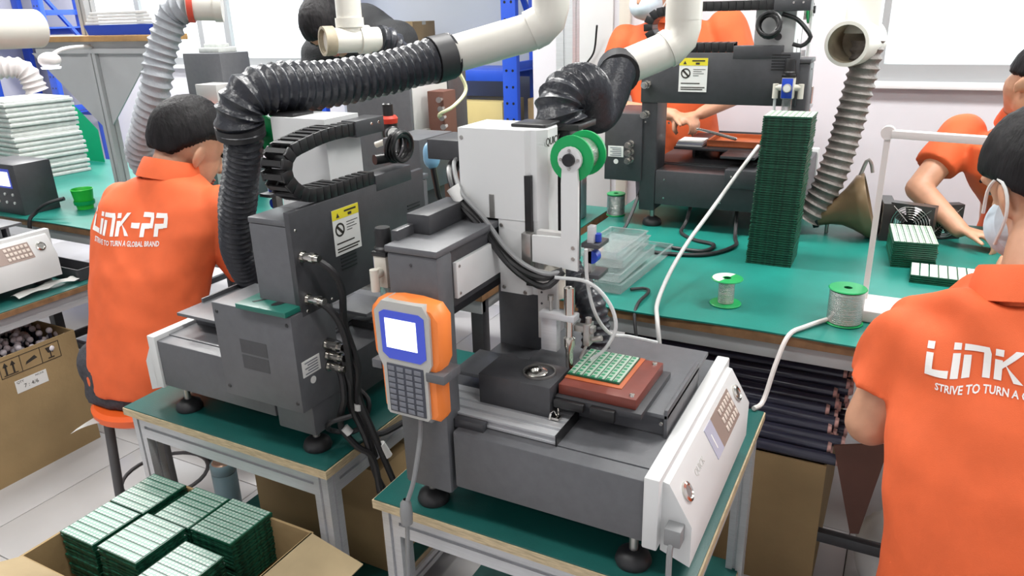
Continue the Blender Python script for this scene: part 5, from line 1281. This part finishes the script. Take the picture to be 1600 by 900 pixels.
def add_hand(g, w, d, back, side, curl=0.5, s=1.0):
    "w wrist, d pointing direction, back = out of the back of the hand, side: +1 thumb along d x back"
    w = Vector(w); d = Vector(d).normalized(); b = (Vector(back) - d * Vector(back).dot(d)).normalized(); t = d.cross(b) * side
    for k, (ln, of) in enumerate(((0.070, .030), (0.078, .010), (0.073, -.010), (0.058, -.029))):
        kn = w + d * (.085 * s) + t * of * s
        g.caps((*(w + d * .01 + t * of * .6 * s), .0135 * s), (*kn, .0105 * s))
        c1 = (d * math.cos(curl * .8) - b * math.sin(curl * .8)); c2 = (d * math.cos(curl * 1.8) - b * math.sin(curl * 1.8)); c3 = (d * math.cos(curl * 2.5) - b * math.sin(curl * 2.5))
        p1 = kn + c1 * ln * .48 * s; p2 = p1 + c2 * ln * .32 * s; p3 = p2 + c3 * ln * .22 * s
        g.caps((*kn, .0100 * s), (*p1, .0088 * s)); g.caps((*p1, .0088 * s), (*p2, .0080 * s)); g.caps((*p2, .0080 * s), (*p3, .0068 * s))
    q0 = w + d * .025 * s + t * .020 * s; q1 = w + d * .058 * s + t * .050 * s - b * .008; q2 = q1 + (d * .8 + t * .45 - b * .3).normalized() * .036 * s
    g.caps((*q0, .014 * s), (*q1, .0105 * s)); g.caps((*q1, .0105 * s), (*q2, .0080 * s))
def arm(g, sh, el, wr, r=(0.050, 0.040, 0.042, 0.027)):
    g.caps((*sh, r[0]), (*el, r[1])); g.caps((*el, r[2]), (*wr, r[3]))
def sleeve(g, sh, el, f, r0=0.078, r1=0.066, drop=0.0):
    a = Vector(sh); b = a.lerp(Vector(el), f)
    g.ball(a, r0 * .98, 20, 14); g.sweep([a, a.lerp(b, .5), b], [r0, (r0 + r1) / 2 * 1.02, r1], 22)
def legs_seated(g, hip, yaw, spread=0.10, knee=0.42, zf=0.0):
    ca, sa = math.cos(yaw), math.sin(yaw)
    for s in (-1, 1):
        L = lambda x, y, z: (hip[0] + ca * x - sa * y, hip[1] + sa * x + ca * y, z)
        g.caps((*L(s * .085, -.02, hip[2]), .088), (*L(s * (spread + .01), knee, hip[2] - .0), .062))
        g.caps((*L(s * (spread + .01), knee, hip[2]), .060), (*L(s * (spread + .015), knee - .02, zf + .09), .045))
def shoes(root, hip, yaw, spread=0.115, y=0.42):
    ca, sa = math.cos(yaw), math.sin(yaw)
    for s in (-1, 1):
        L = lambda x, yy, z: (hip[0] + ca * x - sa * yy, hip[1] + sa * x + ca * yy, z)
        G().caps((*L(s * spread, y - .05, .04), .040), (*L(s * spread, y + .06, .038), .038), (*L(s * spread, y + .13, .032), .030)).build('shoe', m_black, root)
def collar(root, c, axis, r=(0.066, 0.060), h=0.045, yaw=0, flare=0.018, mat=m_orange):
    "standing and folded collar"
    ax = Vector(axis).normalized(); u = V(math.cos(yaw), math.sin(yaw), 0); u = (u - ax * u.dot(ax)).normalized(); w = ax.cross(u); c = Vector(c)
    prof = [(0.004, -0.012), (0.0, h), (0.004, h + .003), (0.008, h - .002), (flare, h * .30), (flare + .004, -h * .10), (flare - .002, -h * .12), (0.010, h * .35)]
    n = 40
    R = [[c + ax * hh + u * math.cos(2 * PI * k / n) * (r[0] + dr) + w * math.sin(2 * PI * k / n) * (r[1] + dr) for k in range(n)] for dr, hh in prof]
    g = G(); g.rings(R + [R[0]], False); g.build('collar', mat, root)

LOGO = {
 'L': [((0, .80), (.24, .80), (.24, 1), (0, 1)), ((0, 0), (.24, 0), (.24, .70), (0, .70)), ((.24, 0), (.78, 0), (.78, .22), (.24, .22))],
 'i': [((0, .80), (.24, .80), (.24, 1), (0, 1)), ((0, 0), (.24, 0), (.24, .70), (0, .70))],
 'n': [((0, 0), (.24, 0), (.24, .66), (0, .66)), ((0, .80), (.86, .80), (.78, 1), (0, 1)), ((.62, 0), (.86, 0), (.86, .80), (.62, .80))],
 'K': [((0, .78), (.26, .78), (.26, 1), (0, 1)), ((0, 0), (.24, 0), (.24, .66), (0, .66)), ((.24, .38), (.24, .60), (.62, 1), (.90, 1)), ((.28, .60), (.44, .42), (.92, 0), (.62, 0))],
 '-': [((0, .36), (.62, .36), (.62, .58), (0, .58))],
 'P': [((0, .80), (.82, .80), (.74, 1), (0, 1)), ((.58, .36), (.82, .36), (.82, .80), (.58, .80)), ((0, .34), (.58, .34), (.58, .56), (0, .56)), ((0, 0), (.28, 0), (.28, .34), (0, .34))]}
def logo_polys():
    x = 0; out = []
    for ch, w in zip('LinK-PP', (.86, .34, .98, 1.02, .74, .94, .9)):
        out += [[(x + p[0], p[1]) for p in q] for q in LOGO[ch]]; x += w
    return out, x - .08
def print_on(root, shirt, polys2d, o, ux, uy, name, tris=None):
    "flat print laid on the cloth: each point is dropped along the normal onto the shirt"
    bvh = BVHTree.FromPolygons([shirt.matrix_basis @ v.co for v in shirt.data.vertices], [p.vertices[:] for p in shirt.data.polygons])
    inv = wm(root).inverted(); ux = Vector(ux).normalized(); uy = Vector(uy).normalized(); nn = ux.cross(uy).normalized(); o = Vector(o)
    bm = bmesh.new()
    def put(u, v):
        p = o + ux * u + uy * v + nn * 0.35
        q = inv @ p; d = (inv.to_3x3() @ -nn).normalized()
        h, hn, _, _ = bvh.ray_cast(q, d, 0.8)
        return (h - d * 0.0022) if h is not None else None
    if polys2d:
        for q in polys2d:
            nu, nv = 7, 7
            grid = [[put(*((Vector(q[0]).lerp(Vector(q[1]), i / nu)).lerp(Vector(q[3]).lerp(Vector(q[2]), i / nu), j / nv))) for i in range(nu + 1)] for j in range(nv + 1)]
            vs = [[bm.verts.new(p) if p is not None else None for p in r] for r in grid]
            for a, b in zip(vs, vs[1:]):
                for i in range(nu):
                    c = (a[i], a[i + 1], b[i + 1], b[i])
                    if all(x is not None for x in c): bm.faces.new(c)
    if tris:
        for f in tris:
            c = [put(*p) for p in f]
            if all(x is not None for x in c): bm.faces.new([bm.verts.new(x) for x in c])
    me = bpy.data.meshes.new(name); bm.to_mesh(me); bm.free(); me.materials.append(m_logo)
    r = bpy.data.objects.new(name, me); COL.objects.link(r); r.parent = root
    return r
def text_tris(txt, size):
    cu = bpy.data.curves.new('t', 'FONT'); cu.body = txt; cu.size = size; cu.offset = size * 0.025; cu.resolution_u = 2
    o = bpy.data.objects.new('t', cu); COL.objects.link(o)
    dg = bpy.context.evaluated_depsgraph_get(); me = bpy.data.meshes.new_from_object(o.evaluated_get(dg)); bpy.data.objects.remove(o)
    me.calc_loop_triangles()
    tr = [[(me.vertices[i].co.x, me.vertices[i].co.y) for i in t.vertices] for t in me.loop_triangles]
    w = max(p[0] for t in tr for p in t); bpy.data.meshes.remove(me)
    return tr, w
def back_print(root, shirt, c, yaw, tilt, width, roll=0.0):
    "LINK-PP with its line of small capitals, centred at c on the back of a shirt facing yaw"
    polys, w = logo_polys(); s = width / w
    ux = V(math.cos(yaw), math.sin(yaw), 0); uy = V(-math.sin(yaw) * math.sin(tilt), math.cos(yaw) * math.sin(tilt), math.cos(tilt))
    H = s * 1.0
    q = ux.cross(uy); ux = ux * math.cos(roll) + uy * math.sin(roll); uy = q.cross(ux)
    o = Vector(c) - ux * width / 2
    print_on(root, shirt, [[(p[0] * s, p[1] * H) for p in q] for q in polys], o, ux, uy, 'printed_logo')
    tr, tw = text_tris('STRIVE TO TURN A GLOBAL BRAND', 1.0)
    k = width * 0.86 / tw
    print_on(root, shirt, None, o + ux * width * .07 - uy * (H * .42), ux, uy, 'printed_line', [[(p[0] * k, p[1] * k * 1.1) for p in t] for t in tr])
def folds(scale=(10, 10, 3.0), amp=0.006, lo=0.0):
    def f(p):
        q = Vector((p.x * scale[0], p.y * scale[1], p.z * scale[2]))
        return amp * noise.noise(q) + amp * .45 * noise.noise(q * 2.3 + V(5, 1, 2))
    return f

# ---- left worker, seen from behind
def worker_left():
    yaw = math.radians(10); c = (-1.965, 1.27)
    R = thing('person', 'seated person in orange polo with printed back, left of the black hose', 'person', (c[0], c[1], 0))
    ca, sa = math.cos(yaw), math.sin(yaw)
    L = lambda x, y, z: V(c[0] + ca * x - sa * y, c[1] + sa * x + ca * y, z)
    hm = head_matrix(L(0.100, 0.268, 1.140), math.radians(-12), math.radians(28), math.radians(4), 1.10)
    shl, shr = L(-0.085, 0.165, 0.985), L(0.235, 0.185, 0.975)
    ell, elr = L(-0.10, 0.36, 0.80), L(0.300, 0.235, 0.72)
    wl, wr = L(-0.02, 0.50, 0.80), L(0.20, 0.46, 0.80)
    g = G(); add_head(g, hm)
    nb = L(0.075, 0.185, 1.06)
    g.caps((*(hm @ V(0, -0.030, -0.040)), 0.058), (*nb, 0.060)); torso(g, [(0.50, 0, 0, .12, .09), (0.75, .03, .07, .12, .07), (1.0, .065, .165, .14, .06)], yaw, c)
    arm(g, shl, ell, wl); arm(g, shr, elr, wr)
    add_hand(g, wl, L(0, 1, 0) - L(0, 0, 0.15), (0, 0, 1), 1, .4); add_hand(g, wr, L(-.5, 1, 0) - L(0, 0, 0.15), (0, 0, 1), -1, .4)
    organic(g, 'body', m_skin, R, 0.0055, 5)
    add_face(R, hm); add_hair(R, hm, 0.42, 0.16, -0.60, 1.18, seed=3)
    g = G()
    torso(g, [(0.485, 0.035, 0.0, .168, .140), (0.55, 0.035, 0.01, .175, .140), (0.66, 0.035, .035, .172, .130), (0.82, .045, .085, .182, .128), (0.93, .055, .130, .205, .118), (1.00, .062, .155, .200, .098), (1.045, .068, .172, .150, .080), (1.075, .072, .182, .085, .070)], yaw, c, 36, 2.4)
    sleeve(g, shl, ell, .75, .070, .064); sleeve(g, shr, elr, .80, 0.076, 0.070)
    sh = organic(g, 'polo_shirt', m_orange, R, 0.0075, 9, lambda p: folds((8, 8, 4), .011)(p) + .004 * noise.noise(Vector((p.x * 14 + p.z * 16, p.y * 14 - p.z * 10, p.z * 6))))
    collar(R, L(0.076, 0.188, 1.062), (0.05, 0.30, 1), (0.070, 0.066), 0.050, yaw)
    back_print(R, sh, L(0.040, 0.0, 0.925), yaw + .10, -0.28, 0.270, 0.04)
    g = G(); legs_seated(g, (c[0], c[1], 0.540), yaw, .10, .40); torso(g, [(0.450, 0.01, 0, .165, .135), (0.56, 0.02, 0.0, .160, .125)], yaw, c)
    organic(g, 'trousers', m_trouser, R, 0.010, 5, folds((14, 14, 14), .005))
    shoes(R, c, yaw)
    return R
worker_left()

# ---- right worker close to the camera, seen from behind
def worker_right():
    yaw = math.radians(-9); c = (0.255, 1.245)
    R = thing('person', 'seated person in orange polo at right, mask loop round the left ear', 'person', (c[0], c[1], 0))
    ca, sa = math.cos(yaw), math.sin(yaw)
    L = lambda x, y, z: V(c[0] + ca * x - sa * y, c[1] + sa * x + ca * y, z)
    hm = head_matrix(L(-0.090, 0.225, 1.205), math.radians(30), math.radians(24), math.radians(-4), 0.97)
    shl, shr = L(-0.218, 0.105, 0.948), L(0.125, 0.105, 0.94)
    ell, elr = L(-0.265, 0.080, 0.775), L(0.22, 0.20, 0.75)
    wl, wr = L(-0.12, 0.40, 0.80), L(0.10, 0.44, 0.80)
    g = G(); add_head(g, hm)
    g.caps((*(hm @ V(0, -0.030, -0.040)), 0.058), (*L(-0.062, 0.125, 1.05), 0.060)); torso(g, [(0.50, 0, 0, .12, .09), (0.75, -.03, .05, .12, .07), (0.98, -.055, .12, .14, .06)], yaw, c)
    arm(g, shl, ell, wl, (0.052, 0.046, 0.046, 0.028)); arm(g, shr, elr, wr)
    add_hand(g, wl, L(.3, 1, 0) - L(0, 0, 0.1), (0, 0, 1), 1, .5); add_hand(g, wr, L(-.4, 1, 0) - L(0, 0, 0.1), (0, 0, 1), -1, .5)
    organic(g, 'body', m_skin, R, 0.0055, 5)
    add_face(R, hm); add_hair(R, hm, 0.45, -0.04, -0.76, 1.12, seed=9)
    # mask: lower face shell and ear loops
    G().ball((0, 0.030, -0.062), (0.072, 0.086, 0.066), 30, 20, hm, lambda d: 1.0 if d.y > -.1 else .80).build('face_mask', m_mask, R)
    for s in (-1, 1):
        lp = [(s * .066, .062, -.030), (s * .079, .020, .006), (s * .086, -.018, .016), (s * .086, -.032, -.010), (s * .080, -.012, -.050), (s * .066, .045, -.088)]
        G().tube([hm @ Vector(p) for p in lp], 0.0028, 6).build('ear_loop', m_label, R)
    g = G()
    torso(g, [(0.430, .00, -0.02, .205, .150), (0.50, .0, -0.015, .202, .146), (0.62, -0.015, .01, .192, .135), (0.78, -.035, .045, .198, .130), (0.88, -.048, .078, .208, .118), (0.940, -.053, .098, .210, .106), (0.985, -.056, .108, .196, .096), (1.020, -.060, .116, .155, .084), (1.055, -.061, .122, .095, .076)], yaw, c, 36, 2.4)
    sleeve(g, shl, ell, .62, .070, .074); sleeve(g, shr, elr, .70, .072, .074)
    def wr_(p):
        f = folds((9, 9, 3), .009)(p)
        q = p - shl
        return f + 0.008 * math.sin((q.x * 1.0 + q.y) * 62 + q.z * 12) * math.exp(-((q.length - .10) / .09) ** 2) + .004 * noise.noise(Vector((p.x * 12 + p.z * 14, p.y * 12, p.z * 5 - p.x * 9)))
    sh = organic(g, 'polo_shirt', m_orange, R, 0.0070, 8, wr_)
    collar(R, L(-0.066, 0.130, 1.040), (-0.10, 0.34, 1), (0.074, 0.068), 0.050, yaw)
    back_print(R, sh, L(-0.064, 0.0, 0.945), yaw, -0.16, 0.245, 0.12)
    g = G(); legs_seated(g, (c[0], c[1], 0.540), yaw, .11, .40); torso(g, [(0.455, 0, 0, .18, .14), (0.56, 0, 0.0, .18, .13)], yaw, c)
    organic(g, 'trousers', m_blackcloth, R, 0.010, 5, folds((14, 14, 14), .005))
    shoes(R, c, yaw)
    s = thing('stool', 'dark stool under the right worker', 'stool', (c[0], c[1], 0))
    G().lathe([(0, 0.405), (0.14, 0.405), (0.155, 0.42), (0.15, 0.445), (0, 0.448)], (c[0], c[1], 0)).build('seat', m_black, s)
    for dx, dy in ((-.1, -.1), (.1, -.1), (.1, .1), (-.1, .1)): G().sweep([(c[0] + dx * .9, c[1] + dy * .9, .407), (c[0] + dx * 1.2, c[1] + dy * 1.2, 0)], .013, 10).build('leg', m_gleg, s)
worker_right()

# ---- masked person standing behind the back machine
def worker_standing():
    yaw = PI + math.radians(6); c = (-0.885, 3.17)
    R = thing('person', 'standing masked person in orange polo behind the back machine', 'person', (c[0], c[1], 0))
    ca, sa = math.cos(yaw), math.sin(yaw)
    L = lambda x, y, z: V(c[0] + ca * x - sa * y, c[1] + sa * x + ca * y, z)
    hm = head_matrix(L(0.120, 0.10, 1.572), yaw + math.radians(-14), math.radians(20))
    # +x in this frame is the person's left as the camera sees it on the picture's left
    sh1, sh2 = L(0.225, 0.0, 1.355), L(-0.175, 0.0, 1.405)
    el1, el2 = L(0.30, 0.04, 1.10), L(-0.285, 0.04, 1.175)
    w1, w2 = L(-0.02, 0.215, 1.095), L(-0.125, 0.20, 1.10)
    g = G(); add_head(g, hm)
    g.caps((*(hm @ V(0, -0.025, -0.05)), 0.054), (*L(0.05, 0, 1.40), 0.060)); torso(g, [(0.95, 0, 0, .12, .08), (1.2, .02, 0, .12, .07), (1.34, .03, 0, .15, .06)], yaw, c)
    arm(g, sh1, el1, w1, (.046, .038, .038, .025)); arm(g, sh2, el2, w2, (.046, .038, .038, .025))
    add_hand(g, w1, L(-.9, .45, 0) - L(0, 0, .1), (0, 0, 1), 1, .8, .95); add_hand(g, w2, L(.9, .3, 0) - L(0, 0, .15), (0, 0, 1), -1, .8, .95)
    organic(g, 'body', m_skin, R, 0.006, 5)
    add_face(R, hm); add_hair(R, hm, 0.40, -0.25, -0.7, 1.1, seed=5)
    G().ball((0, 0.032, -0.060), (0.072, 0.086, 0.066), 30, 20, hm, lambda d: (1.0 + .015 * math.sin(d.z * 18)) if d.y > -.1 else .80).build('face_mask', m_mask, R)
    for s in (-1, 1):
        G().tube([hm @ Vector(p) for p in [(s * .066, .062, -.030), (s * .079, .020, .006), (s * .086, -.018, .016), (s * .086, -.032, -.010), (s * .080, -.012, -.050), (s * .066, .045, -.088)]], 0.0026, 6).build('ear_loop', m_label, R)
    g = G()
    torso(g, [(0.80, .0, 0, .195, .135), (0.92, 0, 0, .185, .125), (1.08, .015, 0, .172, .115), (1.25, .025, .005, .192, .118), (1.36, .025, .0, .205, .105), (1.42, .030, -.003, .170, .085), (1.455, .040, .010, .080, .070)], yaw, c, 36, 2.4)
    sleeve(g, sh1, el1, .75, .078, .072); sleeve(g, sh2, el2, .78, .080, .074)
    sh = organic(g, 'polo_shirt', m_orange, R, 0.0075, 8, folds((10, 10, 3.5), .009))
    collar(R, L(0.045, 0.012, 1.435), (0.06, 0.05, 1), (0.068, 0.064), 0.042, yaw)
    p2, w = logo_polys(); s = 0.075 / w
    print_on(R, sh, [[(a * s, b * s) for a, b in q] for q in p2], L(-0.065, .2, 1.285), L(-1, 0, 0) - L(0, 0, 0), (0, 0, 1), 'printed_logo')
    g = G()
    for s in (-1, 1):
        g.caps((*L(s * .085, 0, .86), .090), (*L(s * .09, .01, .48), .062)); g.caps((*L(s * .09, .01, .48), .062), (*L(s * .09, -.01, .09), .045))
    torso(g, [(0.80, 0, 0, .17, .11), (0.95, 0, 0, .165, .105)], yaw, c)
    organic(g, 'trousers', m_trouser, R, 0.010, 5)
    shoes(R, c, yaw, .09, 0.02)
worker_standing()

# ---- person across the bench at the right border
def worker_far():
    yaw = PI + math.radians(28); c = (0.40, 3.17)
    R = thing('person', 'person in orange polo bent over the far side of the right bench', 'person', (c[0], c[1], 0))
    ca, sa = math.cos(yaw), math.sin(yaw)
    L = lambda x, y, z: V(c[0] + ca * x - sa * y, c[1] + sa * x + ca * y, z)
    hm = head_matrix(V(0.335, 2.905, 1.245), yaw + math.radians(25), math.radians(35))
    shr = V(0.155, 3.00, 1.06); shl = V(0.50, 2.93, 1.04)
    elr = V(0.045, 2.845, 0.895); wr = V(0.175, 2.70, 0.805)
    ell = V(0.56, 2.70, .84); wl = V(0.40, 2.55, .80)
    g = G(); add_head(g, hm)
    g.caps((*(hm @ V(0, -0.035, -0.05)), 0.056), (0.325, 3.01, 1.11, 0.060))
    g.caps((0.335, 3.04, 1.02, .11), (.39, 3.15, .60, .12))
    arm(g, shr, elr, wr, (.050, .042, .043, .028)); arm(g, shl, ell, wl)
    add_hand(g, wr, (.95, -.25, -.10), (0.1, 0.1, 1), 1, .75, .95); add_hand(g, wl, (-.8, -.3, -.1), (0, 0, 1), -1, .55)
    organic(g, 'body', m_skin, R, 0.006, 5)
    add_face(R, hm); add_hair(R, hm, 0.38, -0.05, -0.45, 1.08, seed=12)
    g = G()
    rings = [(0.45, 0, 0, .19, .14), (0.60, 0.0, .03, .185, .13), (0.80, 0.01, .10, .188, .125), (0.95, .11, .15, .215, .120), (1.04, .125, .165, .210, .10), (1.09, .115, .17, .16, .08), (1.125, .09, .175, .08, .07)]
    torso(g, rings, yaw, c, 36, 2.4)
    sleeve(g, shr, elr, .62, .074, .070); sleeve(g, shl, ell, .66, .076, .072)
    organic(g, 'polo_shirt', m_orange, R, 0.0075, 8, folds((9, 9, 4), .007))
    collar(R, (0.325, 3.0, 1.105), (0.02, -0.35, 1), (0.068, 0.064), 0.042, yaw)
    g = G(); legs_seated(g, (c[0], c[1], 0.540), yaw, .11, .38); torso(g, [(0.455, 0, 0, .17, .13), (0.56, 0, 0, .17, .13)], yaw, c)
    organic(g, 'trousers', m_trouser, R, 0.010, 5); shoes(R, c, yaw, .115, .38)
    s = thing('stool', 'stool under the person on the far side of the right bench', 'stool', (c[0], c[1], 0))
    G().lathe([(0, 0.405), (0.14, 0.405), (0.155, 0.42), (0.15, 0.445), (0, 0.448)], (c[0], c[1], 0)).build('seat', m_stool, s)
    for dx, dy in ((-.1, -.1), (.1, -.1), (.1, .1), (-.1, .1)): G().sweep([(c[0] + dx * .9, c[1] + dy * .9, .407), (c[0] + dx * 1.2, c[1] + dy * 1.2, 0)], .013, 10).build('leg', m_gleg, s)
worker_far()

# ---- dark haired person in black bending over the rear bench
def worker_black():
    yaw = PI - math.radians(12); c = (-2.16, 3.08)
    R = thing('person', 'dark haired person in black bending forward at the windows', 'person', (c[0], c[1], 0))
    ca, sa = math.cos(yaw), math.sin(yaw)
    L = lambda x, y, z: V(c[0] + ca * x - sa * y, c[1] + sa * x + ca * y, z)
    hm = head_matrix(V(-2.17, 2.53, 1.455), yaw + .1, math.radians(62), 0, 1.0)
    sh1, sh2 = V(-1.98, 2.72, 1.38), V(-2.34, 2.68, 1.34)
    el1, el2 = V(-1.90, 2.60, 1.10), V(-2.40, 2.56, 1.08); w1, w2 = V(-2.05, 2.40, .88), V(-2.25, 2.40, .88)
    g = G(); add_head(g, hm)
    g.caps((*(hm @ V(0, -0.03, -0.05)), .055), (-2.16, 2.70, 1.42, .06)); g.caps((-2.16, 2.74, 1.36, .10), (c[0], c[1], .95, .11))
    arm(g, sh1, el1, w1); arm(g, sh2, el2, w2); add_hand(g, w1, (-.3, -.6, -.5), (0, -.5, .6), 1, .5); add_hand(g, w2, (.3, -.6, -.5), (0, -.5, .6), -1, .5)
    organic(g, 'body', m_skin, R, 0.0075, 4)
    add_face(R, hm); add_hair(R, hm, 0.30, -0.30, -0.75, 1.25, seed=20)
    g = G()
    g.sweep(spline([(-2.16, 3.09, .88), (-2.16, 3.02, 1.08), (-2.16, 2.88, 1.27), (-2.16, 2.74, 1.39)], .05), .16, 28, hemi=True)
    g.caps((*sh1, .10), (-2.16, 2.76, 1.38, .12), (*sh2, .10)); g.caps((*sh1, .085), (*el1, .062)); g.caps((*el1, .060), (*w1, .042)); g.caps((*sh2, .085), (*el2, .062)); g.caps((*el2, .060), (*w2, .042))
    organic(g, 'jacket', m_blackcloth, R, 0.010, 8, folds((9, 9, 6), .010))
    g = G()
    for s in (-1, 1): g.caps((*L(s * .09, 0, .86), .095), (*L(s * .09, .02, .48), .066)); g.caps((*L(s * .09, .02, .48), .066), (*L(s * .09, 0, .09), .046))
    g.caps((*L(-.05, 0, .90), .12), (*L(.05, 0, .90), .12)); organic(g, 'trousers', m_blackcloth, R, 0.012, 5); shoes(R, c, yaw, .09, .02)
worker_black()
